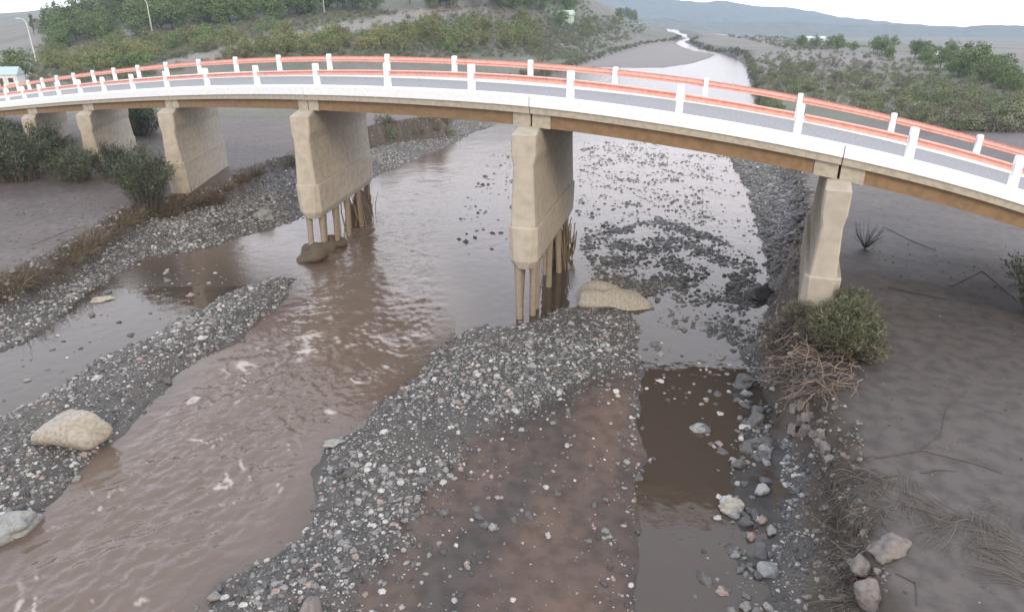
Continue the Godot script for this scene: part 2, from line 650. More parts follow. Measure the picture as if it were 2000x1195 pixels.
func plan_bridge() -> void:
	var ys := {-300: 248, -150: 226, 0: 209, 100: 200, 200: 193, 300: 187, 400: 184, 500: 183, 600: 184, 700: 187, 800: 191, 900: 197, 1000: 204, 1100: 214, 1200: 228, 1300: 243, 1400: 259, 1500: 277, 1600: 298, 1700: 318, 1800: 342, 1900: 369, 2000: 399, 2100: 432, 2200: 468, 2400: 545}
	var dx := [-300, -150, 0, 53, 162, 325, 592, 800, 1033, 1300, 1648, 2000, 2200, 2400]
	var dd := [62.0, 54.0, 46.5, 44.0, 39.4, 33.3, 26.2, 22.9, 20.3, 18.8, 17.9, 17.3, 17.0, 16.8]
	var pts := PackedVector3Array()
	for x in ys:
		pts.append(at_depth(x, ys[x], interp(dx, dd, x)))
	nearE = resample(smooth_line(pts, 2), 0.5)
	# the far kerb, its top 0.34 higher
	var fy := {-260: 232, -120: 208, 20: 182, 64: 174, 120: 166, 191: 159, 279: 150, 334: 147, 398: 142, 470: 138, 554: 136, 652: 135, 765: 138, 895: 143, 1042: 151, 1205: 166, 1378: 186, 1557: 215, 1736: 256, 1901: 300, 2060: 346, 2250: 405}
	var fdx := [-260, 20, 191, 334, 554, 765, 1042, 1205, 1557, 1736, 1901, 2250]
	var fdd := [74.0, 56.0, 46.5, 40.5, 35.0, 31.8, 29.0, 28.0, 26.2, 25.6, 25.1, 24.2]
	var fp := PackedVector3Array()
	for x in fy:
		fp.append(at_depth(x, fy[x], interp(fdx, fdd, x)) - Vector3(0, 0.34, 0))
	farE = resample(smooth_line(fp, 3), 0.5)

func resample(p: PackedVector3Array, st: float) -> PackedVector3Array:
	var cv := Curve3D.new()
	cv.bake_interval = 0.1
	for k in p.size():
		var t := Vector3.ZERO
		if k > 0 and k < p.size() - 1:
			t = (p[k + 1] - p[k - 1]) * 0.16
		cv.add_point(p[k], -t, t)
	var out := PackedVector3Array()
	var l := cv.get_baked_length()
	var n := int(l / st)
	for k in n + 1:
		out.append(cv.sample_baked(l * k / n, true))
	return out

# station s runs over near-edge samples; the far partner is where the pier direction meets the far edge
func near_at(s: float) -> Vector3:
	var k := clampi(int(s), 0, nearE.size() - 2)
	return nearE[k].lerp(nearE[k + 1], s - k)

func near_tan(s: float) -> Vector3:
	var t := near_at(minf(s + 1.0, nearE.size() - 1.01)) - near_at(maxf(s - 1.0, 0.0))
	return t.normalized()

func far_partner(s: float) -> Vector3:
	# the point of the far edge nearest across
	var p := near_at(s)
	var t := near_tan(s)
	var across := Vector3(t.z, 0, -t.x).normalized()
	if across.z > 0.0:
		across = -across
	var best := 1e9
	var bp := Vector3.ZERO
	for k in farE.size() - 1:
		var a := (farE[k] - p)
		var b := (farE[k + 1] - p)
		var ta := Vector2(across.x, across.z).cross(Vector2(a.x, a.z))
		var tb := Vector2(across.x, across.z).cross(Vector2(b.x, b.z))
		if (ta <= 0.0) != (tb <= 0.0):
			var q := farE[k].lerp(farE[k + 1], ta / (ta - tb))
			var dist := Vector2(q.x - p.x, q.z - p.z).length()
			if dist < best:
				best = dist
				bp = q
	if best > 1e8:
		bp = p + across * 9.4
	return bp

var partner := PackedVector3Array()
func xs_at(s: float, a: float, dy: float) -> Vector3:
	# a metres in from the near edge (negative a: measured from the far edge)
	var k := clampi(int(s), 0, nearE.size() - 2)
	var f := s - k
	var p := nearE[k].lerp(nearE[k + 1], f)
	var q := partner[k].lerp(partner[k + 1], f)
	var w := Vector2(q.x - p.x, q.z - p.z).length()
	var t := a / w if a >= 0.0 else 1.0 + a / w
	var r := p.lerp(q, t)
	r.y += dy
	return r

func s_of_px(x: float) -> float:
	# station whose near edge lies on that photo column
	for k in nearE.size() - 1:
		var u := to_px(nearE[k]).x
		var w := to_px(nearE[k + 1]).x
		if u <= x and w > x:
			return k + (x - u) / (w - u)
	return 0.0

func to_px(p: Vector3) -> Vector2:
	var q := p - Vector3(0, CAM_H, 0)
	var s := sin(cam_pitch)
	var c := cos(cam_pitch)
	var d := -q.y * s - q.z * c
	return Vector2(1000.0 + FOC * q.x / d, 597.5 - FOC * (q.y * c - q.z * s) / d)

# sweep a cross-section [[a, dy], ...] between two stations
func sweep(prof: Array, s0: float, s1: float, mb: MB, step := 1.0) -> void:
	var rings: Array = []
	var n := maxi(1, int(ceil((s1 - s0) / step)))
	for k in n + 1:
		var s := lerpf(s0, s1, float(k) / n)
		var r: Array = []
		for q in prof:
			r.append(xs_at(s, q[0], q[1]))
		rings.append(r)
	mb.loft(rings)

func build_bridge() -> void:
	plan_bridge()
	partner.resize(nearE.size())
	for k in nearE.size():
		partner[k] = far_partner(k)
	for t in 12:
		var q := partner.duplicate()
		for k in range(1, partner.size() - 1):
			q[k] = (partner[k - 1] + partner[k] + partner[k + 1]) / 3.0
		partner = q
	var bridge := thing("road_bridge", "long concrete road bridge with white kerbs and salmon guardrails over the river", "bridge")
	var joints: Array = []
	for x in [53, 162, 325, 592, 1033, 1648]:
		joints.append(s_of_px(x))
	var ends: Array = [1.0]
	ends.append_array(joints)
	ends.append(nearE.size() - 2.0)
	for k in ends.size() - 1:
		var s0: float = ends[k] + 0.03
		var s1: float = ends[k + 1] - 0.03
		var mb := MB.new()
		sweep([[0.05, -0.20], [0.05, 0.0], [0.12, 0.06], [-0.12, 0.06], [-0.05, 0.0], [-0.05, -0.20]], s0, s1, mb)
		var span := obj("span", mb.mesh(), mats.concrete_edge, bridge)
		for a in [0.20, 2.9, 5.6, -0.62]:
			var g := MB.new()
			sweep([[a, -0.203], [a + 0.42, -0.203], [a + 0.42, -0.60], [a, -0.60]], s0 + 0.04, s1 - 0.04, g)
			obj("girder", g.mesh(), mats.girder, span)
		# end blocks where the beams sit on the piers
		for e in [[s0 + 0.04, s0 + 1.3], [s1 - 1.3, s1 - 0.04]]:
			var g := MB.new()
			sweep([[0.165, -0.203], [0.197, -0.203], [0.197, -0.615], [0.165, -0.615]], e[0], e[1], g)
			obj("end_block", g.mesh(), mats.concrete_edge, span)
		for sd in [1.0, -1.0]:
			var kb := MB.new()
			sweep([[0.0 * sd + 0.0005 * sd, 0.002], [0.0005 * sd, 0.31], [0.04 * sd, 0.34], [0.46 * sd, 0.34], [0.50 * sd, 0.31], [0.50 * sd, 0.062], [0.13 * sd, 0.062], [0.06 * sd, 0.003]], s0, s1, kb)
			obj("kerb", kb.mesh(), mats.white_paint, span)
		var rd := MB.new()
		sweep([[0.502, 0.062], [0.502, 0.12], [-0.502, 0.12], [-0.502, 0.062]], s0, s1 + 0.04, rd)
		obj("road_surface", rd.mesh(), mats.asphalt, span)
	# piers: columns of [photo x of joint, lean of the wall axis]
	var axis := [-0.34, -0.24, -0.12, 0.1, 0.25, 0.42]
	for k in joints.size():
		build_pier(bridge, joints[k], axis[k], k)
	build_rail(bridge, [-110, -62, -22, 10, 43, 75, 110, 152, 198, 254, 320, 398, 495, 611, 749, 913, 1107, 1322, 1555, 1775, 1978, 2170], true)
	build_rail(bridge, [-90, -50, -25, -3, 20, 43, 64, 91, 120, 153, 191, 232, 279, 334, 398, 470, 554, 652, 765, 895, 1042, 1205, 1378, 1557, 1736, 1901, 2060, 2210], false)

func pier_ring(o: Vector3, A: Vector3, B: Vector3, y: float, hw: float, a0: float, a1: float, ch: float) -> Array:
	var r: Array = []
	for q in [[-hw + ch, a0], [hw - ch, a0], [hw, a0 + ch], [hw, a1 - ch], [hw - ch, a1], [-hw + ch, a1], [-hw, a1 - ch], [-hw, a0 + ch]]:
		var p: Vector3 = o + B * q[0] + A * q[1]
		p.y = y
		r.append(p)
	return r

var pier_info: Array = []
func build_pier(bridge: Node3D, s: float, lean: float, k: int) -> void:
	var e := near_at(s)
	var A := Vector3(lean, 0, -1).normalized()
	var B := Vector3(-A.z, 0, A.x).normalized()
	var o := Vector3(e.x, 0, e.z) - A * 0.75
	var L := 7.6
	var top := e.y - 0.62
	var ytop: float = top - 0.15
	var foot := 3.3 - maxf(0.0, 6.0 - top) * 0.75
	marks.append([Vector3(o.x, 0.5, o.z), ["the last left pier", "the third left pier", "the second left pier", "the left river pier", "the midstream pier", "the right pier"][k]])
	pier_info.append({"o": o, "A": A, "B": B, "L": L, "foot": foot})
	var thin := 0.86 if k == 5 else 1.0
	var w := MB.new()
	var rings: Array = []
	for q in [[foot + 0.002, 0.405, 0.05], [lerpf(foot, ytop - 0.95, 0.42), 0.366, 0.05], [lerpf(foot, ytop - 0.95, 0.42) + 0.004, 0.354, 0.05], [lerpf(foot, ytop - 0.95, 0.42) + 0.024, 0.354, 0.05], [lerpf(foot, ytop - 0.95, 0.42) + 0.028, 0.365, 0.05], [ytop - 0.95, 0.315, 0.05], [ytop - 0.62, 0.385, 0.05], [ytop, 0.385, 0.05]]:
		if q[0] < foot:
			continue
		rings.append(pier_ring(o, A, B, q[0], q[1] * thin, 0.0, L, q[2]))
	var bad := false
	for q in range(1, rings.size()):
		if rings[q][0].y <= rings[q - 1][0].y:
			bad = true
	if bad:
		rings = [pier_ring(o, A, B, foot + 0.002, 0.46, 0.0, L, 0.06), pier_ring(o, A, B, ytop - 0.95, 0.28, 0.0, L, 0.05), pier_ring(o, A, B, ytop - 0.6, 0.385, 0.0, L, 0.05), pier_ring(o, A, B, ytop, 0.39, 0.0, L, 0.05)]
	w.loft(rings)
	var pier := obj("pier", w.mesh(), mats.concrete, bridge)
	# weathered sloping cap
	var cp := MB.new()
	var r0 := pier_ring(o, A, B, ytop + 0.002, 0.38 * thin, 0.0, L, 0.05)
	var r1 := pier_ring(o, A, B, top + 0.015, 0.34 * thin, 0.75, L - 0.4, 0.05)
	cp.loft([r0, r1])
	obj("pier_cap", cp.mesh(), mats.concrete, pier)
	# footing beam with rounded ends
	var f := MB.new()
	var fb := foot - 1.45
	if k < 3 or k == 5:
		fb = foot - 3.2
	f.loft([pier_ring(o, A, B, fb, 0.34, 0.10, L - 0.1, 0.2), pier_ring(o, A, B, fb + 0.28, 0.46, -0.02, L + 0.04, 0.2), pier_ring(o, A, B, foot - 0.65, 0.475, -0.05, L + 0.06, 0.18), pier_ring(o, A, B, foot - 0.644, 0.467, -0.04, L + 0.05, 0.18), pier_ring(o, A, B, foot - 0.62, 0.467, -0.04, L + 0.05, 0.18), pier_ring(o, A, B, foot - 0.614, 0.475, -0.05, L + 0.06, 0.18), pier_ring(o, A, B, foot - 0.05, 0.48, -0.055, L + 0.06, 0.14), pier_ring(o, A, B, foot, 0.455, -0.03, L + 0.04, 0.12)])
	obj("footing", f.mesh(), mats.concrete, pier)
	if k == 3 or k == 4:
		for q in 5:
			for sd in [-1, 1]:
				var a := 0.42 + 1.62 * q + (0.25 if sd > 0 else 0.0)
				if k == 4:
					a = [0.32, 0.95, 3.2, 4.9, 6.6][q] + (0.35 if sd > 0 else 0.0)
				var p: Vector3 = o + A * a + B * (0.22 * sd)
				var pl := MB.new()
				var lean2 := Vector3(rng.randf_range(-0.06, 0.06), 0, rng.randf_range(-0.06, 0.06))
				var r := 0.115
				pl.tube([p + Vector3(0, -0.6, 0) + lean2 * 2.0, p + Vector3(0, 0.5, 0) + lean2, p + Vector3(0, 1.2, 0) + lean2 * 0.4, p + Vector3(0, fb + 0.15, 0)], [r, r * 1.02, r, r * 1.25], 10)
				obj("pile", pl.mesh(), mats.concrete_wet, pier)

func build_rail(bridge: Node3D, cols: Array, near: bool) -> void:
	var rail := Node3D.new()
	rail.name = "guardrail"
	bridge.add_child(rail, true)
	var stations: Array = []
	if near:
		for x in cols:
			var s := s_of_px(x)
			if s > 1.0:
				stations.append(s)
	else:
		# posts of the far side: same search on the far edge
		for x in cols:
			for k in partner.size() - 1:
				var u := to_px(partner[k] + Vector3(0, 0.34, 0)).x
				var w := to_px(partner[k + 1] + Vector3(0, 0.34, 0)).x
				if u <= x and w > x:
					stations.append(k + (x - u) / (w - u))
					break
	var a := 0.24 if near else -0.24
	for s in stations:
		var p := xs_at(s, a, 0.341)
		var t := near_tan(s)
		t.y = 0.0
		t = t.normalized()
		var b := Vector3(-t.z, 0, t.x)
		var mb := MB.new()
		var rings: Array = []
		for q in [[0.0, 0.092], [0.75, 0.092], [0.79, 0.085], [0.81, 0.06]]:
			var r: Array = []
			var hw: float = q[1]
			for e in [[-1, -1], [1, -1], [1, 1], [-1, 1]]:
				r.append(p + Vector3(0, q[0], 0) + t * (e[0] * hw) + b * (e[1] * hw))
			rings.append(r)
		mb.loft(rings)
		obj("post", mb.mesh(), mats.white_paint, rail)
	# W-section beam hung between the posts, one length per bay
	var prof := [[-0.155, 0.035], [-0.13, -0.03], [-0.075, -0.03], [-0.03, 0.035], [0.03, 0.035], [0.075, -0.03], [0.13, -0.03], [0.155, 0.035]]
	var sgn := -1.0 if near else 1.0
	var rc := 0.47 if near else 0.58
	var rs := 0.58 if near else 0.8
	for k in stations.size() - 1:
		var s0: float = stations[k]
		var s1: float = stations[k + 1]
		var mb := MB.new()
		var n := maxi(2, int((s1 - s0) / 1.0))
		var ra: Array = []
		for q in n + 1:
			var s := lerpf(s0, s1, float(q) / n)
			var r: Array = []
			var len2 := 0.13
			if q == 0:
				s += len2 / 0.5
			if q == n:
				s -= len2 / 0.5
			for z in prof:
				r.append(xs_at(s, a + (z[1] * sgn * -1.0), 0.341 + rc + z[0] * rs))
			for z in range(prof.size() - 1, -1, -1):
				r.append(xs_at(s, a + (prof[z][1] * sgn * -1.0) + 0.012 * sgn, 0.341 + rc + prof[z][0] * rs * 1.01))
			ra.append(r)
		for q in n:
			var m: int = ra[q].size()
			for z in m:
				var z2 := (z + 1) % m
				var outward := 1.0 if z < prof.size() else -1.0
				var tt: Vector3 = xs_at(s0, a + 1.0, 0) - xs_at(s0, a, 0)
				mb.quad(ra[q][z], ra[q][z2], ra[q + 1][z2], ra[q + 1][z], tt * (-sgn * outward))
		obj("rail", mb.mesh(), mats.rail, rail)

# ---------------------------------------------------------------- stones
func ico(sub: int) -> Array:
	var t := (1.0 + sqrt(5.0)) / 2.0
	var v: Array = []
	for p in [[-1, t, 0], [1, t, 0], [-1, -t, 0], [1, -t, 0], [0, -1, t], [0, 1, t], [0, -1, -t], [0, 1, -t], [t, 0, -1], [t, 0, 1], [-t, 0, -1], [-t, 0, 1]]:
		v.append(Vector3(p[0], p[1], p[2]).normalized())
	var f: Array = [[0, 11, 5], [0, 5, 1], [0, 1, 7], [0, 7, 10], [0, 10, 11], [1, 5, 9], [5, 11, 4], [11, 10, 2], [10, 7, 6], [7, 1, 8], [3, 9, 4], [3, 4, 2], [3, 2, 6], [3, 6, 8], [3, 8, 9], [4, 9, 5], [2, 4, 11], [6, 2, 10], [8, 6, 7], [9, 8, 1]]
	for s in sub:
		var mids := {}
		var nf: Array = []
		for q in f:
			var m: Array = []
			for e in 3:
				var a: int = q[e]
				var b: int = q[(e + 1) % 3]
				var key := mini(a, b) * 100000 + maxi(a, b)
				if not mids.has(key):
					mids[key] = v.size()
					v.append(((v[a] + v[b]) * 0.5).normalized())
				m.append(mids[key])
			nf.append([q[0], m[0], m[2]])
			nf.append([q[1], m[1], m[0]])
			nf.append([q[2], m[2], m[1]])
			nf.append([m[0], m[1], m[2]])
		f = nf
	return [v, f]

func stone_mesh(sub: int, seed_: int, bump: float, cuts: int) -> ArrayMesh:
	var g := ico(sub)
	var nz := FastNoiseLite.new()
	nz.seed = seed_
	nz.frequency = 0.6
	nz.fractal_octaves = 1
	var r := RandomNumberGenerator.new()
	r.seed = seed_
	var planes: Array = []
	for k in cuts:
		planes.append([Vector3(r.randf_range(-1, 1), r.randf_range(-0.6, 1), r.randf_range(-1, 1)).normalized(), r.randf_range(0.55, 0.85)])
	var vs := PackedVector3Array()
	for p in g[0]:
		var q: Vector3 = p * (1.0 + bump * nz.get_noise_3dv(p * 1.4))
		for pl in planes:
			var d: float = q.dot(pl[0]) - pl[1]
			if d > 0.0:
				q -= pl[0] * d * 0.85
		vs.append(q)
	var ns := PackedVector3Array()
	ns.resize(vs.size())
	var idx := PackedInt32Array()
	for q in g[1]:
		var a: Vector3 = vs[q[0]]
		var b: Vector3 = vs[q[1]]
		var c: Vector3 = vs[q[2]]
		var nn := (b - a).cross(c - a)
		# order of the corners only, so that normals point outwards
		var flip := nn.dot(a + b + c) < 0.0
		if flip:
			nn = -nn
		for e in 3:
			ns[q[e]] += nn
		# clockwise from outside
		if flip:
			idx.append_array(PackedInt32Array([q[0], q[1], q[2]]))
		else:
			idx.append_array(PackedInt32Array([q[0], q[2], q[1]]))
	for k in ns.size():
		ns[k] = ns[k].normalized()
	var arr := []
	arr.resize(Mesh.ARRAY_MAX)
	arr[Mesh.ARRAY_VERTEX] = vs
	arr[Mesh.ARRAY_NORMAL] = ns
	arr[Mesh.ARRAY_INDEX] = idx
	var m := ArrayMesh.new()
	m.add_surface_from_arrays(Mesh.PRIMITIVE_TRIANGLES, arr)
	return m

var pebble_list: Array = []   # [pos, size, colour, squash]
func stone_color(kind: int) -> Color:
	var r := rng.randf()
	var jitter := rng.randf_range(0.9, 1.35)
	if kind == 1:      # wet and dark
		return (Color(0.125, 0.121, 0.116) if r < 0.5 else Color(0.19, 0.184, 0.177) if r < 0.88 else Color(0.29, 0.275, 0.26)) * jitter
	if kind == 4:      # crumbs of silt
		return (Color(0.11, 0.095, 0.088) if r < 0.7 else Color(0.06, 0.055, 0.05) if r < 0.9 else Color(0.22, 0.2, 0.18)) * jitter
	if kind == 3:
		return (Color(0.12, 0.117, 0.113) if r < 0.5 else Color(0.19, 0.185, 0.178) if r < 0.85 else Color(0.3, 0.28, 0.26)) * jitter
	if kind == 2:      # stones stuck in earth
		return (Color(0.20, 0.165, 0.13) if r < 0.6 else Color(0.34, 0.31, 0.27)) * jitter
	if r < 0.26:
		return Color(0.080, 0.078, 0.076) * jitter
	if r < 0.54:
		return Color(0.145, 0.143, 0.140) * jitter
	if r < 0.78:
		return Color(0.265, 0.26, 0.25) * jitter
	if r < 0.92:
		return Color(0.45, 0.44, 0.42) * jitter
	return Color(0.32, 0.245, 0.215) * jitter

func scatter(poly: PackedVector2Array, per_m2: float, zones: Array, lo: float, hi: float, kind: int, power := 3.0, sink := 0.25, deepest := -9.0) -> void:
	var r := Rect2(poly[0], Vector2.ZERO)
	for p in poly:
		r = r.expand(p)
	r = r.intersection(Rect2(NX0 + 1, NZ1 + 1, NX1 - NX0 - 2, NZ0 - NZ1 - 2))
	var n := int(r.get_area() * per_m2)
	for k in n:
		var x := rng.randf_range(r.position.x, r.end.x)
		var z := rng.randf_range(r.position.y, r.end.y)
		if absf(x) > -z * 0.86 + 2.0:
			continue
		var y := gh_at(x, z)
		if not zones.has(z_zone) or y < deepest:
			continue
		if not Geometry2D.is_point_in_polygon(Vector2(x, z), poly):
			continue
		if kind == 5:
			var deep := -9.0
			for mp in mud_patch:
				deep = maxf(deep, poly_sd(Vector2(x, z), mp) + 0.45 * n_mid.get_noise_2d(x * 1.3, z * 1.3 + 40.0))
			if rng.randf() > 0.9 * exp(-maxf(deep, 0.0) * 3.5) + 0.03:
				continue
		if (kind == 1 or kind == 3) and n_mid.get_noise_2d(x * 1.6 + 13.0, z * 1.1) < rng.randf_range(-0.45, 0.25):
			continue
		# gravel lies in drifts
		if kind == 0 and n_patch.get_noise_2d(x * 2.2, z * 2.2) < rng.randf_range(-0.9, -0.02):
			continue
		var s := lo * pow(hi / lo, pow(rng.randf(), power))
		if kind == 0:
			s *= lerpf(0.75, 1.5, clampf(0.4 + 1.1 * n_patch.get_noise_2d(x * 1.1 + 60.0, z * 1.1), 0.0, 1.0))
		var py := y - s * sink * 0.5
		if sink < 0.0:
			py = maxf(y - s * 0.1, -0.16 * s - rng.randf() * 0.2 * s)
		pebble_list.append([Vector3(x, py, z), s, stone_color(kind), rng.randf_range(0.45, 0.8)])

func build_stones() -> void:
	var meshes: Array = []
	for k in 6:
		meshes.append(stone_mesh(1, 40 + k, 0.35, 2))
	var big: Array = []
	for k in 6:
		big.append(stone_mesh(2, 60 + k, 0.4, 3))
	for b in bars:
		if b.kind == "gravel":
			scatter(b.poly, 300.0, [1], 0.034, 0.17, 0, 3.2)
			var grown := Geometry2D.offset_polygon(b.poly, 0.55)
			if grown.size() > 0:
				scatter(grown[0], 45.0, [0, 6], 0.05, 0.24, 3, 2.6, 0.0, -0.17)
			scatter(b.poly, 5.0, [1], 0.10, 0.30, 0, 2.5)
			scatter(b.poly, 14.0, [5], 0.03, 0.20, 0, 2.2)
			scatter(b.poly, 130.0, [5], 0.034, 0.15, 5, 3.2)
			scatter(b.poly, 60.0, [3], 0.04, 0.22, 2, 2.6)
			scatter(b.poly, 60.0, [3], 0.04, 0.2, 3, 2.6)
	scatter(shoal, 44.0, [6], 0.07, 0.30, 1, 2.4, 0.2)
	scatter(shoal, 60.0, [6], 0.05, 0.14, 1, 2.0, 0.1)
	var near_shoal := pxs([[1120, 470], [1300, 420], [1480, 500], [1478, 640], [1440, 690], [1300, 650], [1258, 605], [1150, 560]])
	scatter(near_shoal, 200.0, [6], 0.07, 0.26, 3, 2.0, 0.0)
	scatter(shallows, 60.0, [6], 0.05, 0.22, 3, 2.4, 0.1)
	scatter(shallows, 4.0, [6], 0.16, 0.3, 0, 2.0, 0.1)
	# single stones standing out of the pools and the river
	var pool := pxs([[1256, 660], [1420, 690], [1460, 760], [1500, 810], [1530, 870], [1510, 1000], [1500, 1195], [1330, 1195], [1390, 1000], [1400, 880], [1330, 800], [1260, 760]])
	scatter(pool, 7.0, [0, 6], 0.09, 0.34, 0, 2.2, -0.9)
	var lp := pxs([[0, 700], [120, 640], [240, 540], [330, 520], [420, 500], [450, 540], [340, 625], [180, 700], [60, 770], [0, 800]])
	scatter(lp, 3.0, [0], 0.10, 0.32, 0, 2.4, -1.0)
	var up := pxs([[890, 520], [890, 430], [960, 300], [1120, 260], [1120, 430], [985, 500]])
	scatter(up, 2.5, [0, 6], 0.15, 0.40, 1, 2.0, -0.9)
	var rb := pxs([[1425, 300], [1470, 420], [1500, 540], [1550, 540], [1575, 420], [1540, 320]])
	scatter(rb, 28.0, [1, 3], 0.14, 0.48, 1, 2.4, 0.2)
	var flat_r := pxs([[1700, 480], [2050, 480], [2100, 1290], [1680, 1290], [1640, 900], [1720, 640]], 1.4)
	scatter(flat_r, 9.0, [2], 0.02, 0.09, 4, 2.5, 0.35)
	var flat_l := pxs([[-100, 420], [200, 370], [260, 410], [100, 520], [-100, 610]], 1.3)
	scatter(flat_l, 9.0, [2], 0.03, 0.16, 4, 2.5, 0.3)
	# order by size in the picture
	for e in pebble_list:
		var d: float = (e[0] as Vector3).distance_to(Vector3(0, CAM_H, 0))
		e.append(e[1] / d)
	pebble_list.sort_custom(func(a, b): return a[4] > b[4])
	var n_single := 250
	var count := 0
	var rest: Array = [[], [], [], [], [], []]
	for e in pebble_list:
		var p: Vector3 = e[0]
		var size: float = e[1]
		var bs2 := Basis.from_euler(Vector3(rng.randf_range(-0.25, 0.25), rng.randf() * TAU, rng.randf_range(-0.25, 0.25))) * Basis.from_scale(Vector3(size * 0.5, size * 0.5 * e[3], size * 0.5 * rng.randf_range(0.55, 0.95)))
		var pos := p + Vector3(0, size * 0.5 * e[3] * 0.45, 0)
		var scr := to_px(pos)
		var inside := scr.x > 0 and scr.x < 2000 and scr.y < 1195
		if count < n_single and inside:
			count += 1
			var col: Color = e[2]
			var o := obj("river_stone", big[count % 6], stone_single(col))
			o.transform = Transform3D(bs2, pos)
			gh_at(p.x, p.z)
			var zname := "on the gravel"
			var wet: bool = z_zone == 0 or z_zone == 6
			if wet:
				zname = "in shallow water"
			elif z_zone == 5:
				zname = "on brown silt"
			elif z_zone == 3:
				zname = "in the earth bank"
			var lum := col.get_luminance()
			var tone := "pale" if lum > 0.3 else "mid grey" if lum > 0.15 else "dark grey"
			if col.r > col.b * 1.25 and lum > 0.2:
				tone = "pinkish"
			var shp := "flat" if e[3] < 0.52 else "rounded" if e[3] < 0.65 else "chunky"
			var big_s := "large" if size > 0.27 else "small"
			var lab := "%s %s %s stone %s near %s" % [big_s, tone, shp, zname, near_mark(pos)]
			tag(o, lab, "stone", lab)
		else:
			rest[rng.randi() % 6].append([Transform3D(bs2, pos), e[2]])
	for k in 6:
		var mm := MultiMesh.new()
		mm.transform_format = MultiMesh.TRANSFORM_3D
		mm.use_colors = true
		mm.mesh = meshes[k]
		mm.instance_count = rest[k].size()
		for q in rest[k].size():
			mm.set_instance_transform(q, rest[k][q][0])
			mm.set_instance_color(q, rest[k][q][1])
		var mi := MultiMeshInstance3D.new()
		mi.multimesh = mm
		mi.material_override = mats.stone
		mi.name = numbered("gravel")
		mi.set_meta("kind", "stuff")
		tag(mi, "grey and white river gravel covering the bars and banks", "gravel")
		add_child(mi)
	print("stones ", pebble_list.size())

var single_mats := {}
func stone_single(c: Color) -> StandardMaterial3D:
	var key := "%d_%d" % [int(c.r * 14.0), int((c.r / c.b) * 6.0)]
	if not single_mats.has(key):
		var m: StandardMaterial3D = mats.stone.duplicate()
		m.vertex_color_use_as_albedo = false
		m.albedo_color = c.linear_to_srgb()
		single_mats[key] = m
	return single_mats[key]

func boulder(x: float, y: float, wpx: float, squash: float, depth_ratio: float, mat: Material, seed_: int, label: String, turn := 0.0, h := 0.1, cuts := 4, short := "boulder") -> void:
	var p := px(x, y, h)
	var g := gh_at(p.x, p.z)
	p = px(x, y, maxf(g, 0.0) + 0.05)
	g = gh_at(p.x, p.z)
	var d := p.distance_to(Vector3(0, CAM_H, 0))
	var w := wpx * d / FOC
	var o := obj("boulder", stone_mesh(3, seed_, 0.4, cuts), mat)
	o.transform = Transform3D(Basis.from_euler(Vector3(0, turn, 0)) * Basis.from_scale(Vector3(w * 0.53, w * 0.5 * squash, w * 0.5 * depth_ratio)), Vector3(p.x, maxf(g, -0.05) + w * 0.5 * squash * 0.35, p.z))
	tag(o, label, "boulder")
	marks.append([o.position, short])

func build_boulders() -> void:
	boulder(125, 850, 112, 0.62, 0.62, mats.boulder, 101, "large cream angular boulder on the left gravel bar", 0.3, 0.2, 6, "the cream angular boulder")
	boulder(22, 1035, 70, 0.55, 0.7, mats.boulder_grey, 102, "smooth grey boulder where the left gravel bar meets the brown river", 0.6, 0.1, 1, "the smooth grey boulder")
	boulder(1186, 590, 138, 0.42, 0.52, mats.boulder, 123, "flat pale slab of rock in the water beside the scoured pier", -0.2, 0.05, 5, "the flat slab of rock")
	boulder(605, 1195, 50, 0.7, 0.9, mats.boulder_pink, 104, "pinkish boulder at the near edge of the middle gravel bar", 0.9, 0.2, 2, "the pinkish boulder")
	boulder(1475, 825, 36, 0.9, 0.8, mats.boulder_dark, 105, "dark upright boulder in the right pool below the root tangle", 0.2, 0.05, 3, "the dark upright boulder")
	boulder(1455, 748, 46, 0.75, 0.8, mats.boulder_dark, 106, "dark rounded boulder at the foot of the right bank below the shrub", 0.2, 0.1, 3, "the dark rounded boulder")
	boulder(1482, 575, 50, 0.7, 0.8, mats.boulder_dark, 107, "dark mud-coated boulder in the shallows beside the right pier", 1.2, 0.05, 4, "the mud-coated dark boulder")
	boulder(1428, 990, 44, 0.5, 0.7, mats.boulder, 108, "pale rounded boulder in the dark water of the right pool", 0.2, 0.0, 1, "the pale boulder in the pool")
	boulder(1708, 1145, 52, 0.75, 0.85, mats.boulder_pink, 109, "pale round boulder bedded in the right bank among dead grass", 0.2, 1.2, 2, "the pale bank boulder")
	boulder(1500, 1112, 40, 0.6, 0.8, mats.boulder_grey, 110, "blue-grey boulder on the gravel at the edge of the right pool", 0.4, 0.1, 2, "the blue-grey boulder")
	boulder(1366, 836, 33, 0.6, 0.8, mats.boulder_grey, 111, "light grey boulder alone in the calm right pool", 0.0, 0.0, 1, "the light grey pool boulder")
	boulder(515, 424, 30, 0.75, 0.9, mats.boulder_grey, 112, "round grey boulder on the gravel under the bridge's left span", 0.5, 0.3, 1, "the round grey boulder")
	boulder(650, 865, 36, 0.45, 0.6, mats.boulder_grey, 113, "flat grey boulder at the tip of the middle bar in the river", 0.3, 0.05, 2, "the flat grey boulder")
	boulder(197, 583, 32, 0.35, 0.6, mats.boulder, 114, "pale flat boulder at the bank edge of the left pool", 0.4, 0.1, 1, "the pale flat boulder")
	boulder(1740, 1070, 60, 0.5, 0.8, mats.boulder_pink, 115, "mud-coated boulder embedded in the right bank above the round one", 0.4, 1.2, 3, "the embedded bank boulder")
	boulder(1690, 1085, 46, 0.6, 0.8, mats.boulder_pink, 116, "smaller mud-coated boulder leaning on the edge of the right bank", 1.0, 1.1, 3, "the leaning bank boulder")

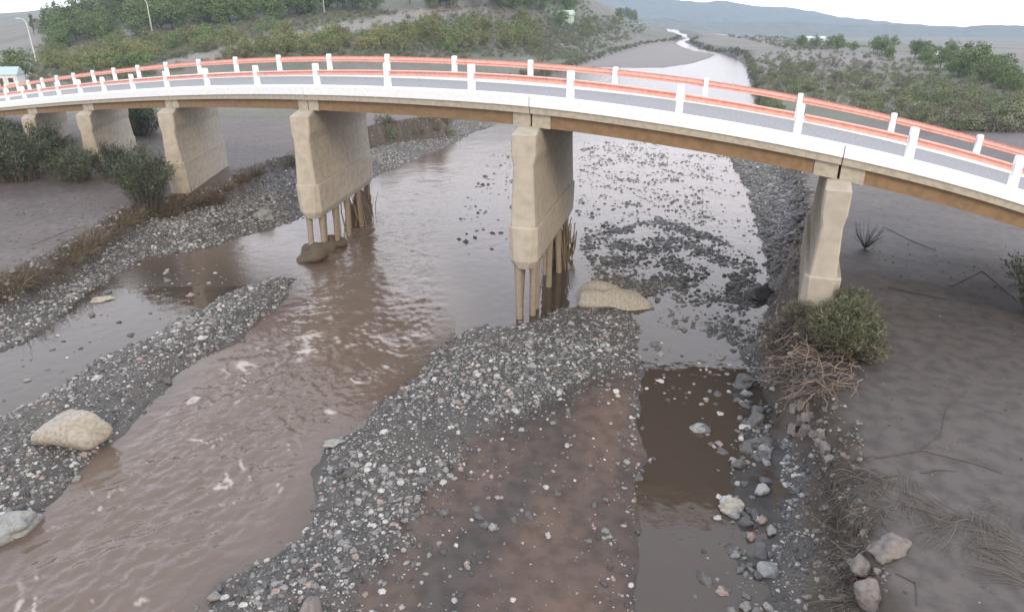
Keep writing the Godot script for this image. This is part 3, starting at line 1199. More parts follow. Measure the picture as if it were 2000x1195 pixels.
# ---------------------------------------------------------------- plants
func leaf_quad(mb: MB, p: Vector3, dir: Vector3, side: Vector3, l: float, w: float, c: Color) -> void:
	# a pointed leaf of two triangles
	var a := p
	var b := p + dir * l * 0.5 + side * w * 0.5
	var d := p + dir * l
	var e := p + dir * l * 0.5 - side * w * 0.5
	var nn := (a - d).cross(a - b).normalized()
	var k := mb.v.size()
	for q in [a, b, d, e]:
		mb.v.append(q); mb.n.append(nn); mb.c.append(c)
	mb.i.append_array(PackedInt32Array([k, k + 1, k + 2, k, k + 2, k + 3]))

func rdir(r: RandomNumberGenerator) -> Vector3:
	var v := Vector3(r.randf_range(-1, 1), r.randf_range(-1, 1), r.randf_range(-1, 1))
	return v.normalized() if v.length() > 0.05 else Vector3.UP

# returns [wood mesh, crown mesh]
func make_tree(seed_: int, h: float, rad: float, bare: float, clumps: int, per: int, leaf: float, tone: Color, slender := false) -> Array:
	var r := RandomNumberGenerator.new()
	r.seed = seed_
	var wood := MB.new()
	var lean := Vector3(r.randf_range(-0.08, 0.08), 0, r.randf_range(-0.08, 0.08)) * h
	var trunk_r := 0.022 * h
	wood.tube([Vector3(0, -0.4, 0), Vector3(0, bare, 0) + lean * 0.3, Vector3(0, h * 0.6, 0) + lean * 0.7, Vector3(0, h * 0.9, 0) + lean], [trunk_r * 1.3, trunk_r, trunk_r * 0.6, trunk_r * 0.15], 6)
	var crown := MB.new()
	crown.use_col = true
	var ch := h - bare
	for k in clumps:
		var u := rdir(r)
		var rr := pow(r.randf(), 0.45)
		var cy := 0.5 + 0.5 * u.y * rr
		var prof := sqrt(maxf(0.05, 1.0 - pow(absf(cy * 2.0 - 0.85), 2.0) * 0.8))
		if slender:
			prof = 1.0 - 0.75 * cy
		var c := Vector3(u.x * rr * rad * prof, bare + cy * ch, u.z * rr * rad * prof) + lean * cy
		c += Vector3(r.randf_range(-1, 1), r.randf_range(-0.5, 0.5), r.randf_range(-1, 1)) * rad * 0.12
		if k % 4 == 0:
			var root := Vector3(0, bare + cy * ch * 0.45, 0) + lean * cy * 0.5
			wood.tube([root, (root + c) * 0.5 + Vector3(0, -0.03 * h, 0), c], [trunk_r * 0.4, trunk_r * 0.25, trunk_r * 0.08], 4)
		var cr := rad * r.randf_range(0.16, 0.34)
		var ct := tone * r.randf_range(0.7, 1.3)
		for q in per:
			var d := rdir(r)
			var p := c + d * cr * pow(r.randf(), 0.4) * Vector3(1, 0.75, 1)
			var dir := (rdir(r) + d * 0.7 + Vector3(0, 0.2, 0)).normalized()
			var side := dir.cross(rdir(r)).normalized()
			leaf_quad(crown, p, dir, side, leaf * r.randf_range(0.7, 1.4), leaf * r.randf_range(0.5, 0.9), ct * r.randf_range(0.75, 1.3))
	return [wood.mesh(), crown.mesh()]

# willow-like shrub: many rods from the ground with narrow leaves
func make_shrub(seed_: int, h: float, rad: float, rods: int, per: int, ll: float, lw: float, tone: Color) -> Array:
	var r := RandomNumberGenerator.new()
	r.seed = seed_
	var wood := MB.new()
	var crown := MB.new()
	crown.use_col = true
	for k in rods:
		var az := r.randf() * TAU
		var out := pow(r.randf(), 0.6)
		var b := Vector3(cos(az), 0, sin(az))
		var root := b * rad * 0.35 * out
		var hh := h * (1.0 - 0.45 * out * out) * r.randf_range(0.75, 1.08)
		var tip := b * rad * out * r.randf_range(0.8, 1.1) + Vector3(0, hh, 0)
		var mid := root.lerp(tip, 0.5) + Vector3(0, hh * 0.1, 0)
		wood.tube([root - Vector3(0, 0.2, 0), mid, tip], [0.018, 0.012, 0.004], 4)
		var rt := tone * r.randf_range(0.7, 1.3)
		for q in per:
			var t := pow(r.randf(), 0.6)
			var p := root.lerp(mid, t * 2.0) if t < 0.5 else mid.lerp(tip, t * 2.0 - 1.0)
			p += rdir(r) * rad * 0.10
			var dir := ((tip - root).normalized() * 0.6 + rdir(r) * 0.8).normalized()
			var side := dir.cross(rdir(r)).normalized()
			leaf_quad(crown, p, dir, side, ll * r.randf_range(0.7, 1.3), lw, rt * r.randf_range(0.75, 1.3))
	return [wood.mesh(), crown.mesh()]

# long blades; droop > 0 hangs them over
func make_tuft(seed_: int, blades: int, l: float, spread: float, droop: float, w: float, tone: Color, lay := Vector3.ZERO) -> ArrayMesh:
	var r := RandomNumberGenerator.new()
	r.seed = seed_
	var mb := MB.new()
	mb.use_col = true
	for k in blades:
		var az := r.randf() * TAU
		var b := Vector3(cos(az), 0, sin(az))
		var p := b * spread * sqrt(r.randf())
		var len1 := l * r.randf_range(0.6, 1.15)
		var v := (Vector3(0, 1, 0) + b * r.randf_range(0.1, 0.7) + lay * r.randf_range(0.7, 1.3)).normalized()
		var side := v.cross(rdir(r)).normalized() * w * r.randf_range(0.6, 1.3)
		var c := tone * r.randf_range(0.65, 1.35)
		var n := 4
		var last := [p - side * 0.5, p + side * 0.5]
		for q in n:
			v = (v + Vector3(0, -droop, 0) + rdir(r) * 0.12).normalized()
			p += v * len1 / n
			var ww := side * (1.0 - float(q + 1) / (n + 0.3))
			var a: Vector3 = p - ww * 0.5
			var d: Vector3 = p + ww * 0.5
			mb.col = c
			mb.quad(last[0], last[1], d, a, side.cross(v))
			last = [a, d]
	return mb.mesh()

func ground_px(x: float, y: float, start := 8.0) -> Vector3:
	var d := ray(x, y)
	var o := Vector3(0, CAM_H, 0)
	var t := start
	var pt := t
	while t < 1400.0:
		var p := o + d * t
		if p.y < gh_at(p.x, p.z):
			break
		pt = t
		t *= 1.025
	if t >= 1400.0:
		return Vector3(0, -999, 0)
	for k in 8:
		var m := (t + pt) * 0.5
		var p := o + d * m
		if p.y < gh_at(p.x, p.z):
			t = m
		else:
			pt = m
	return o + d * t

func plant(called: String, parts: Array, at: Vector3, scale_: float, label: String, category: String, group := "", names := ["trunk", "crown"]) -> Node3D:
	var o := thing(called, label, category, at, group)
	o.rotation.y = rng.randf() * TAU
	o.scale = Vector3(1, rng.randf_range(0.85, 1.15), 1) * scale_
	obj(names[0], parts[0], mats.wood, o)
	obj(names[1], parts[1], mats.leaf, o)
	return o

func in_px(poly: Array) -> Vector2:
	var pv := PackedVector2Array()
	var r := Rect2(poly[0][0], poly[0][1], 0, 0)
	for p in poly:
		pv.append(Vector2(p[0], p[1]))
		r = r.expand(Vector2(p[0], p[1]))
	for k in 60:
		var q := Vector2(rng.randf_range(r.position.x, r.end.x), rng.randf_range(r.position.y, r.end.y))
		if Geometry2D.is_point_in_polygon(q, pv):
			return q
	return Vector2(poly[0][0], poly[0][1])

func build_far_plants() -> void:
	var dark := Color(0.115, 0.160, 0.055)
	var green := Color(0.130, 0.190, 0.056)
	var olive := Color(0.170, 0.185, 0.066)
	var yellow := Color(0.235, 0.225, 0.085)
	var grey := Color(0.180, 0.190, 0.115)
	var broad := [make_tree(1, 5.5, 2.9, 0.7, 70, 34, 0.26, dark), make_tree(2, 5.0, 2.6, 0.5, 64, 34, 0.26, green), make_tree(3, 6.0, 2.6, 0.9, 64, 34, 0.26, dark)]
	var slim := [make_tree(4, 8.0, 1.5, 0.8, 50, 34, 0.26, dark, true), make_tree(5, 7.0, 1.2, 0.8, 46, 30, 0.24, green, true)]
	var bush := [make_tree(6, 2.3, 1.8, 0.1, 46, 30, 0.15, olive), make_tree(7, 2.0, 1.5, 0.1, 42, 30, 0.15, green), make_tree(8, 2.6, 1.7, 0.15, 46, 30, 0.15, olive)]
	var ybush := [make_tree(9, 2.2, 1.6, 0.1, 44, 30, 0.14, yellow), make_tree(10, 2.6, 1.6, 0.1, 40, 30, 0.14, yellow.lerp(olive, 0.5))]
	var scrub := [make_tree(11, 1.3, 1.1, 0.05, 26, 22, 0.12, grey), make_tree(12, 1.1, 0.9, 0.05, 24, 20, 0.11, Color(0.13, 0.115, 0.085)), make_tree(13, 1.5, 1.0, 0.05, 26, 22, 0.12, Color(0.135, 0.170, 0.075))]
	# single trees that stand out
	for e in [[1895, 152, 1.05, "big rounded dark tree standing highest over the right plain", 0, "the highest plain tree"], [1722, 104, 1.0, "wide dome-shaped tree beside the far plain's houses", 1, "the dome-shaped tree"], [1788, 112, 0.75, "smaller round tree next to the wide dome-shaped tree", 2, "the small round tree"], [1095, 50, 1.1, "bright green tree in front of the pale green roof", 1, "the bright green tree"], [45, 160, 0.9, "dark spreading tree close behind the left end of the bridge", 0, "the dark spreading tree"]]:
		var p := ground_px(e[0], e[1], 50.0)
		plant("lone_tree", broad[e[4]], p, e[2], e[3], "tree")
		marks.append([p, e[5]])
	var sets := [
		# called, variants, area, how many, scale, label, category
		["hillside_tree", broad, [[200, 30], [330, 4], [700, 2], [1115, 2], [1115, 22], [820, 16], [600, 34], [330, 66], [130, 100], [60, 90], [110, 60]], 170, [0.8, 1.5], "dark broad-crowned tree in the hillside wood", "tree"],
		["skyline_tree", slim, [[30, 74], [120, 46], [210, 18], [300, 6], [420, 4], [420, 16], [290, 30], [200, 44], [100, 70]], 34, [0.6, 1.05], "slender tree on the hillside skyline", "tree"],
		["hillside_bush", bush, [[90, 112], [300, 84], [480, 62], [560, 52], [480, 74], [330, 118], [200, 148], [95, 152]], 55, [0.9, 1.5], "olive bush above the gravel strip", "bush"],
		["flowering_bush", ybush, [[110, 120], [260, 92], [330, 98], [260, 130], [140, 150]], 26, [0.8, 1.3], "yellow-green flowering bush on the slope", "bush"],
		["riverside_bush", bush, [[410, 112], [560, 84], [760, 62], [1040, 46], [1060, 92], [900, 104], [640, 104], [430, 118]], 95, [1.0, 1.75], "green bush in the thicket behind the bridge", "bush"],
		["pale_bush", ybush, [[560, 100], [640, 84], [760, 74], [760, 96], [640, 108]], 16, [0.9, 1.4], "pale yellow-topped bush in the thicket", "bush"],
		["plain_bush", scrub, [[1500, 140], [1560, 116], [1700, 130], [1850, 160], [2000, 215], [2000, 300], [1880, 262], [1720, 222], [1600, 196], [1520, 184]], 95, [0.8, 1.5], "grey-green scrub bush on the right plain", "bush"],
		["meadow_bush", bush, [[1130, 40], [1240, 34], [1280, 44], [1180, 70], [1110, 74]], 18, [0.7, 1.2], "low olive bush on the brown meadow", "bush"],
		["plain_tree", broad, [[1560, 78], [1700, 84], [1800, 100], [1990, 150], [1990, 190], [1850, 150], [1700, 110], [1560, 94]], 46, [0.45, 0.8], "rounded green tree across the right plain", "tree"],
		["valley_tree", broad, [[1200, 34], [1330, 36], [1460, 52], [1560, 66], [1560, 74], [1400, 50], [1200, 42]], 46, [0.8, 1.3], "hazy tree on the valley floor", "tree"],
	]
	for e in sets:
		for k in e[3]:
			var q := in_px(e[2])
			var p := ground_px(q.x, q.y, 55.0)
			if p.y < -500.0:
				continue
			var sc := rng.randf_range(e[4][0], e[4][1])
			var rel: float = (sc - e[4][0]) / (e[4][1] - e[4][0])
			var lab: String = ("tall " if rel > 0.66 else "mid-sized " if rel > 0.33 else "small ") + e[5] + " near " + near_mark(p)
			plant(e[0], e[1][rng.randi() % e[1].size()], p - Vector3(0, 0.05, 0), sc, lab, e[6], lab)
	# low growth that reads as one cover
	var cover: Array = [[], [], []]
	for e in [[[[1490, 120], [1600, 96], [1760, 110], [2000, 160], [2000, 320], [1860, 262], [1700, 222], [1560, 190]], 1000], [[[60, 95], [330, 60], [600, 30], [1150, 0], [1180, 60], [1060, 110], [430, 122], [200, 160], [60, 165]], 3200], [[[1000, 44], [1130, 34], [1270, 30], [1300, 44], [1230, 78], [1130, 112], [1050, 122]], 1300], [[[1400, 44], [1560, 72], [1700, 92], [1560, 100], [1420, 70]], 800], [[[1470, 110], [1560, 96], [1600, 180], [1510, 190]], 160]]:
		for k in e[1]:
			var q := in_px(e[0])
			var p := ground_px(q.x, q.y, 55.0)
			if p.y < -500.0 or Geometry2D.is_point_in_polygon(Vector2(p.x, p.z), pale_strip) and rng.randf() < 0.85:
				continue
			gh_at(p.x, p.z)
			if z_zone != 4 and z_zone != 2:
				continue
			var sc := rng.randf_range(0.35, 0.8)
			cover[rng.randi() % 3].append(Transform3D(Basis.from_euler(Vector3(0, rng.randf() * TAU, 0)).scaled(Vector3.ONE * sc), p - Vector3(0, 0.05, 0)))
	for line in [LB, RB]:
		for k in line.size() - 1:
			if line[k].y > -42.0 or line[k].y < -330.0:
				continue
			var ln: float = line[k].distance_to(line[k + 1])
			for q in int(ln * 1.6):
				var c2: Vector2 = line[k].lerp(line[k + 1], rng.randf()) + Vector2(rng.randf_range(-0.7, 0.7), rng.randf_range(-0.7, 0.7))
				cover[1 + rng.randi() % 2].append(Transform3D(Basis.from_euler(Vector3(0, rng.randf() * TAU, 0)).scaled(Vector3.ONE * rng.randf_range(0.35, 0.8)), Vector3(c2.x, gh_at(c2.x, c2.y) - 0.1, c2.y)))
	for k in 3:
		var mm := MultiMesh.new()
		mm.transform_format = MultiMesh.TRANSFORM_3D
		mm.mesh = scrub[k][1]
		mm.instance_count = cover[k].size()
		for q in cover[k].size():
			mm.set_instance_transform(q, cover[k][q])
		var mi := MultiMeshInstance3D.new()
		mi.multimesh = mm
		mi.material_override = mats.leaf
		mi.name = numbered("ground_cover")
		mi.set_meta("kind", "stuff")
		tag(mi, "low grey-green scrub covering the plain and the hillside", "ground cover")
		add_child(mi)

func build_near_plants() -> void:
	var willow := Color(0.070, 0.088, 0.050)
	var v := [make_shrub(31, 2.3, 1.5, 90, 52, 0.18, 0.035, willow), make_shrub(32, 1.9, 1.7, 90, 52, 0.18, 0.035, willow * 1.1), make_shrub(33, 2.1, 1.4, 84, 52, 0.18, 0.035, willow * 0.9)]
	for e in [[288, 398, 1.15, 0, "dense green willow shrub on the bank edge before the left pier"], [150, 352, 0.95, 1, "wide low willow shrub at the foot of the second left pier"], [222, 345, 0.95, 2, "green willow shrub between two left piers"], [40, 352, 1.35, 0, "tall willow shrub hiding the foot of the last pier"], [-20, 345, 1.5, 1, "willow shrub cut by the frame beside the last pier"], [95, 330, 1.2, 2, "dark willow shrub between the last two piers"], [272, 262, 1.4, 1, "dark willow shrub in the gap behind the second left pier"], [268, 235, 1.5, 2, "dark willow shrub far back under the bridge's left spans"], [2045, 620, 0.9, 0, "green shrub on the right mud flat at its outer edge"]]:
		var p := ground_px(e[0], e[1])
		plant("willow_shrub", v[e[3]], p, e[2], e[4], "shrub", "", ["stems", "foliage"])
	# growth at the right pier
	var gv := [make_shrub(35, 1.35, 0.95, 120, 60, 0.15, 0.02, Color(0.125, 0.130, 0.070)), make_shrub(36, 1.0, 0.9, 90, 45, 0.15, 0.02, Color(0.15, 0.135, 0.085))]
	for e in [[1645, 690, 1.0, 0, "bushy grey-green shrub hugging the foot of the right pier"], [1600, 672, 0.75, 1, "low grey-green shrub on the river side of the right pier"], [1680, 700, 0.8, 1, "grey-green shrub at the terrace edge below the right pier"], [1655, 640, 0.8, 0, "grey-green shrub growing against the front of the right pier"], [1565, 640, 0.7, 1, "thin shrub on the bank slope between right pier and water"]]:
		plant("narrow_leaved_shrub", gv[e[3]], ground_px(e[0], e[1]), e[2], e[4], "shrub", "", ["stems", "foliage"])
	# dry grass hanging over the left bank
	var dry := make_tuft(43, 260, 0.95, 0.42, 0.42, 0.022, Color(0.155, 0.122, 0.082))
	var dry2 := make_tuft(44, 220, 0.8, 0.5, 0.5, 0.022, Color(0.12, 0.092, 0.064))
	for e in [[20, 566], [60, 550], [95, 535], [130, 515], [150, 500], [205, 466], [240, 440], [305, 408], [340, 405], [372, 396], [405, 388], [440, 372], [470, 356], [492, 345], [262, 425], [225, 452], [180, 478], [330, 420], [415, 395]]:
		var p := ground_px(e[0], e[1])
		var o := obj("dry_grass_tuft", dry if int(e[0]) % 2 == 0 else dry2, mats.straw)
		o.position = p
		o.rotation.y = rng.randf() * TAU
		o.scale = Vector3.ONE * rng.randf_range(0.9, 1.25)
		tag(o, "brown dry grass tuft hanging over the left cut bank", "grass", "dry tufts on the left cut bank")
	# grass flattened by the flood, coated with mud
	var flat := [make_tuft(45, 70, 0.9, 0.4, 0.25, 0.016, Color(0.15, 0.125, 0.105), Vector3(-1.0, 0, 0.8)), make_tuft(46, 60, 0.8, 0.45, 0.25, 0.016, Color(0.115, 0.105, 0.085), Vector3(-0.7, 0, 1.0))]
	for e in [[1700, 930], [1760, 940], [1660, 960], [1790, 985], [1700, 1000], [1840, 1000], [1900, 1020], [1940, 1040], [1960, 1000], [1930, 1075], [1985, 1070], [1660, 1100], [1680, 1180], [1630, 1150], [1990, 1120], [1850, 1045]]:
		var p := ground_px(e[0], e[1])
		var o := obj("flattened_grass", flat[rng.randi() % 2], mats.straw)
		o.position = p
		o.rotation.y = rng.randf_range(-1.5, 1.5)
		o.scale = Vector3(1, 0.45, 1) * rng.randf_range(0.6, 1.1)
		tag(o, "mud-coated grass flattened on the right bank by the flood", "grass", "flattened grass on the right bank")
	# dead shrub behind the right pier
	var ds := MB.new()
	for k in 40:
		var az := rng.randf() * TAU
		var t := Vector3(cos(az) * 0.7, rng.randf_range(0.5, 1.5), sin(az) * 0.7)
		ds.tube([Vector3.ZERO, t * 0.5 + rdir(rng) * 0.08, t + rdir(rng) * 0.12], [0.014, 0.01, 0.004], 4)
	var dso := obj("dead_shrub", ds.mesh(), mats.wood)
	dso.position = ground_px(1690, 485)
	dso.scale = Vector3(0.8, 0.7, 0.8)
	tag(dso, "bare grey dead shrub on the mud behind the right pier", "shrub")
	# root tangle torn open below the right pier
	var rt := thing("root_tangle", "tangle of brown torn roots hanging down the right bank below the grass", "roots", ground_px(1600, 720))
	var rm := std(Color(0.25, 0.195, 0.15), 0.9)
	var rm2 := std(Color(0.13, 0.102, 0.078), 0.9)
	for k in 270:
		var q := in_px([[1495, 640], [1560, 615], [1690, 700], [1690, 745], [1600, 780], [1540, 790], [1510, 720]])
		var p := ground_px(q.x, q.y) + Vector3(0, 0.05, 0)
		var pts: Array = []
		var rr: Array = []
		var dir := Vector3(-0.6 + rng.randf_range(-0.6, 0.6), 0.25, 0.5 + rng.randf_range(-0.6, 0.6)).normalized()
		var l := rng.randf_range(0.10, 0.24)
		for n in 6:
			pts.append(p - rt.position)
			rr.append(lerpf(0.019, 0.006, n / 5.0))
			p += dir * l
			dir = (dir + rdir(rng) * 0.55 + Vector3(-0.05, -0.12, 0.05)).normalized()
			p.y = maxf(p.y, gh_at(p.x, p.z) + 0.02)
		var mb := MB.new()
		mb.tube(pts, rr, 4)
		obj("root", mb.mesh(), rm if k % 2 == 0 else rm2, rt)

func build_bits() -> void:
	var mat2 := thing("root_mat", "matted mud-grey roots and stalks draped along the lower right bank", "roots", ground_px(1650, 1050))
	var mm1 := std(Color(0.135, 0.112, 0.095), 0.9)
	var mm2 := std(Color(0.085, 0.072, 0.060), 0.9)
	for k in 240:
		var q := in_px([[1590, 880], [1640, 900], [1720, 930], [1760, 985], [1690, 1040], [1680, 1195], [1620, 1195], [1615, 1000]])
		var p := ground_px(q.x, q.y) + Vector3(0, 0.04, 0)
		var pts: Array = []
		var rr: Array = []
		var dir := Vector3(-0.5 + rng.randf_range(-0.9, 0.9), 0.2, 0.5 + rng.randf_range(-0.9, 0.9)).normalized()
		var l := rng.randf_range(0.07, 0.17)
		for n in 5:
			pts.append(p - mat2.position)
			rr.append(lerpf(0.012, 0.004, n / 4.0))
			p += dir * l
			dir = (dir + rdir(rng) * 0.5 + Vector3(-0.04, -0.12, 0.04)).normalized()
			p.y = maxf(p.y, gh_at(p.x, p.z) + 0.015)
		var mb := MB.new()
		mb.tube(pts, rr, 4)
		obj("root", mb.mesh(), mm1 if k % 2 == 0 else mm2, mat2)
	# drift jammed under the rear of the two scoured piers
	for e in [[3, 5.4, 7.4, "drift branches jammed between the rear piles of the left river pier"], [4, 5.2, 7.5, "drift branches jammed under the rear of the midstream pier"]]:
		var pi: Dictionary = pier_info[e[0]]
		var c: Vector3 = pi.o + pi.A * ((e[1] + e[2]) * 0.5)
		var jam := thing("drift_jam", e[3], "driftwood", Vector3(c.x, 0, c.z))
		var dm := std(Color(0.22, 0.17, 0.115), 0.9)
		for k in 60:
			var a: Vector3 = pi.A * rng.randf_range(-1.1, 1.1) + pi.B * rng.randf_range(-0.55, 0.55)
			var y0 := rng.randf_range(-0.2, 0.3)
			var y1 := rng.randf_range(0.9, 1.9)
			var b: Vector3 = a + pi.A * rng.randf_range(-0.5, 0.5) + pi.B * rng.randf_range(-0.3, 0.3)
			var mb := MB.new()
			var r := rng.randf_range(0.012, 0.035)
			mb.tube([a + Vector3(0, y0, 0), (a + b) * 0.5 + Vector3(0, (y0 + y1) * 0.5, 0) + rdir(rng) * 0.1, b + Vector3(0, y1, 0)], [r, r, r * 0.6], 5)
			obj("branch", mb.mesh(), dm, jam)
		var core := obj("silt_plug", stone_mesh(2, 200 + e[0], 0.5, 2), mats.silt, jam)
		core.transform = Transform3D(Basis(Vector3.UP, atan2(-pi.A.x, -pi.A.z)) * Basis.from_scale(Vector3(0.42, 0.95, 0.95)), Vector3(0, 0.55, 0))
	var p1: Dictionary = pier_info[3]
	for e in [[0.55, 0.75, 0.5, "brown silt mound caked round the front piles of the left river pier"], [2.5, 0.5, 0.38, "small brown silt cone at the second piles of the left river pier"]]:
		var c: Vector3 = p1.o + p1.A * e[0]
		var o := obj("silt_mound", stone_mesh(3, 210 + int(e[0] * 10.0), 0.6, 2), mats.silt)
		o.transform = Transform3D(Basis.from_scale(Vector3(e[1], e[2], e[1] * 0.9)), Vector3(c.x, 0.08, c.z))
		tag(o, e[3], "mound")
	# clods of dried mud breaking off the right bank
	var k := 0
	for e in [[1552, 800], [1562, 822], [1550, 838], [1575, 845], [1590, 850], [1600, 868], [1580, 815], [1612, 880], [1622, 905], [1566, 792], [1604, 848]]:
		k += 1
		var p := ground_px(e[0], e[1])
		var cb := MB.new()
		var lo2: Array = []
		var hi2: Array = []
		for q in 5:
			var an := TAU * q / 5.0 + rng.randf_range(-0.35, 0.35)
			var rr := rng.randf_range(0.75, 1.25)
			lo2.append(Vector3(cos(an) * rr, -0.7, sin(an) * rr))
			hi2.append(Vector3(cos(an) * rr * 0.9, rng.randf_range(0.45, 0.75), sin(an) * rr * 0.9))
		cb.loft([lo2, hi2])
		var o := obj("mud_clod", cb.mesh(), mats.clay)
		o.transform = Transform3D(Basis.from_euler(Vector3(rng.randf_range(-0.3, 0.3), rng.randf() * TAU, rng.randf_range(-0.3, 0.3))) * Basis.from_scale(Vector3(0.17, 0.16, 0.11) * rng.randf_range(0.7, 1.25)), p + Vector3(0, 0.04, 0))
		tag(o, "pale cracked clod of dried mud breaking off the right bank", "clod", "clods on the right bank edge")
	# twigs left on the mud
	for e in [[[1890, 762], [1850, 800], [1838, 850], [1780, 890]], [[1710, 895], [1800, 880], [1900, 905], [1960, 925]], [[1800, 925], [1830, 918], [1870, 921]], [[1730, 445], [1780, 470], [1830, 490]], [[1735, 560], [1800, 575], [1850, 585]], [[1860, 560], [1920, 530], [1990, 590]], [[1750, 1120], [1790, 1140], [1792, 1185]], [[60, 480], [120, 455], [170, 440]], [[1640, 965], [1700, 935], [1760, 930]]]:
		var pts: Array = []
		var rr: Array = []
		var o0 := ground_px(e[0][0], e[0][1])
		for q in e:
			pts.append(ground_px(q[0], q[1]) + Vector3(0, 0.012, 0) - o0)
			rr.append(0.010)
		rr[rr.size() - 1] = 0.006
		var mb := MB.new()
		mb.tube(pts, rr, 5)
		var o := obj("twig", mb.mesh(), mats.wood)
		o.position = o0
		tag(o, "thin bent twig lying half sunk in the drying mud", "twig", "twigs on the mud flats")
	# pale trunk stranded on the plain
	var lp := ground_px(1660, 172, 40.0)
	var lg := MB.new()
	lg.tube([Vector3(-1.0, 0.5, -0.3), Vector3(0, 0.3, 0), Vector3(1.4, 0.25, 0.5), Vector3(2.4, 0.15, 1.2)], [0.28, 0.22, 0.18, 0.08], 8)
	var lo := obj("stranded_log", lg.mesh(), std(Color(0.55, 0.5, 0.46), 0.8))
	lo.position = lp
	tag(lo, "pale stranded log on the silt behind the right rail", "log")

func build_far_things() -> void:
	# street lamps
	for e in [[70, 122, 62, "street lamp on a pale pole beside the dark tree near the bridge's end", "the bridge-end lamp"], [298, 70, 55, "street lamp on a pale pole below the houses of the hillside", "the lamp below the houses"], [633, 24, 50, "street lamp on a pale pole at the edge of the hillside wood", "the lamp at the wood's edge"], [840, 12, 50, "street lamp farthest along the edge of the hillside wood", "the farthest lamp"]]:
		var p := ground_px(e[0], e[1], 50.0)
		if p.y < -500.0:
			continue
		var d := p.distance_to(Vector3(0, CAM_H, 0))
		var h: float = e[2] * d / FOC
		var o := thing("street_lamp", e[3], "street lamp", p)
		marks.append([p, e[4]])
		var a := MB.new()
		a.tube([Vector3(0, -0.3, 0), Vector3(0, h * 0.85, 0), Vector3(-0.02 * h, h * 0.93, 0)], [0.016 * h, 0.012 * h, 0.01 * h], 8)
		obj("pole", a.mesh(), mats.pole, o)
		var b := MB.new()
		b.tube([Vector3(-0.02 * h, h * 0.93, 0), Vector3(-0.07 * h, h * 0.98, 0), Vector3(-0.14 * h, h, 0)], [0.009 * h, 0.008 * h, 0.007 * h], 6)
		obj("arm", b.mesh(), mats.pole, o)
		var c := MB.new()
		c.box(Vector3(-0.17 * h, h, 0), Vector3(0.05 * h, 0, 0), Vector3(0, 0.012 * h, 0), Vector3(0, 0, 0.02 * h))
		obj("lamp_head", c.mesh(), mats.pole, o)
	# houses
	for e in [[108, 50, 30, 0.45, mats.roof_white, "low white-roofed house among the trees at the hill's foot", "the low white-roofed house"], [222, 32, 24, 0.45, mats.roof_white, "white-walled house with flat white roof under the round tree", "the flat-roofed white house"], [268, 24, 36, 0.5, mats.roof_white, "long white house with stepped roof high on the hillside", "the long stepped house"], [1090, 24, 58, 0.34, mats.roof_green, "pale green-roofed shed behind the bright green tree", "the green-roofed shed"], [12, 168, 46, 0.6, mats.roof_blue, "blue-grey roofed hut at the left end of the bridge", "the blue-roofed hut"], [1838, 112, 16, 0.6, mats.roof_white, "small white house on the far edge of the right plain", "the small white house"], [1862, 116, 12, 0.6, mats.roof_white, "tiny white hut beside the small house on the plain", "the tiny white hut"], [1512, 66, 60, 0.14, mats.roof_white, "long low white warehouse on the valley floor under the mountains", "the long warehouse"], [1592, 80, 30, 0.25, mats.roof_white, "short white shed next to the long warehouse", "the short white shed"]]:
		var p := ground_px(e[0], e[1], 50.0)
		if p.y < -500.0:
			continue
		var d := p.distance_to(Vector3(0, CAM_H, 0))
		if e[4] == mats.roof_green:
			p.y -= 3.2
		house(p, e[2] * d / FOC, e[3], e[4], e[5], e[6])

func house(p: Vector3, w: float, hr: float, roof_m: Material, label: String, short: String) -> void:
	marks.append([p, short])
	var o := thing("house", label, "house", p)
	o.rotation.y = rng.randf_range(-0.25, 0.25)
	var h := w * hr * 0.6
	var dp := minf(w * 0.6, 9.0)
	var a := MB.new()
	a.box(Vector3(0, h * 0.5 - 0.5, 0), Vector3(w * 0.47, 0, 0), Vector3(0, h * 0.5 + 0.5, 0), Vector3(0, 0, dp * 0.46))
	obj("wall", a.mesh(), mats.roof_green if roof_m == mats.roof_green else mats.house, o)
	var r := MB.new()
	var rh := w * hr * 0.4
	r.loft([[Vector3(-w * 0.5, h + 0.003, -dp * 0.52), Vector3(-w * 0.5, h + 0.003, dp * 0.52), Vector3(-w * 0.5, h + rh, 0)], [Vector3(w * 0.5, h + 0.003, -dp * 0.52), Vector3(w * 0.5, h + 0.003, dp * 0.52), Vector3(w * 0.5, h + rh, 0)]])
	obj("roof", r.mesh(), roof_m, o)
	for k in 3:
		var q := MB.new()
		var x := w * (-0.28 + 0.28 * k)
		if k == 1:
			q.box(Vector3(x, h * 0.36, dp * 0.46 + 0.02), Vector3(w * 0.05, 0, 0), Vector3(0, h * 0.36, 0), Vector3(0, 0, 0.03))
			obj("door", q.mesh(), mats.wood, o)
		else:
			q.box(Vector3(x, h * 0.55, dp * 0.46 + 0.02), Vector3(w * 0.07, 0, 0), Vector3(0, h * 0.18, 0), Vector3(0, 0, 0.03))
			obj("window", q.mesh(), mats.glass, o)

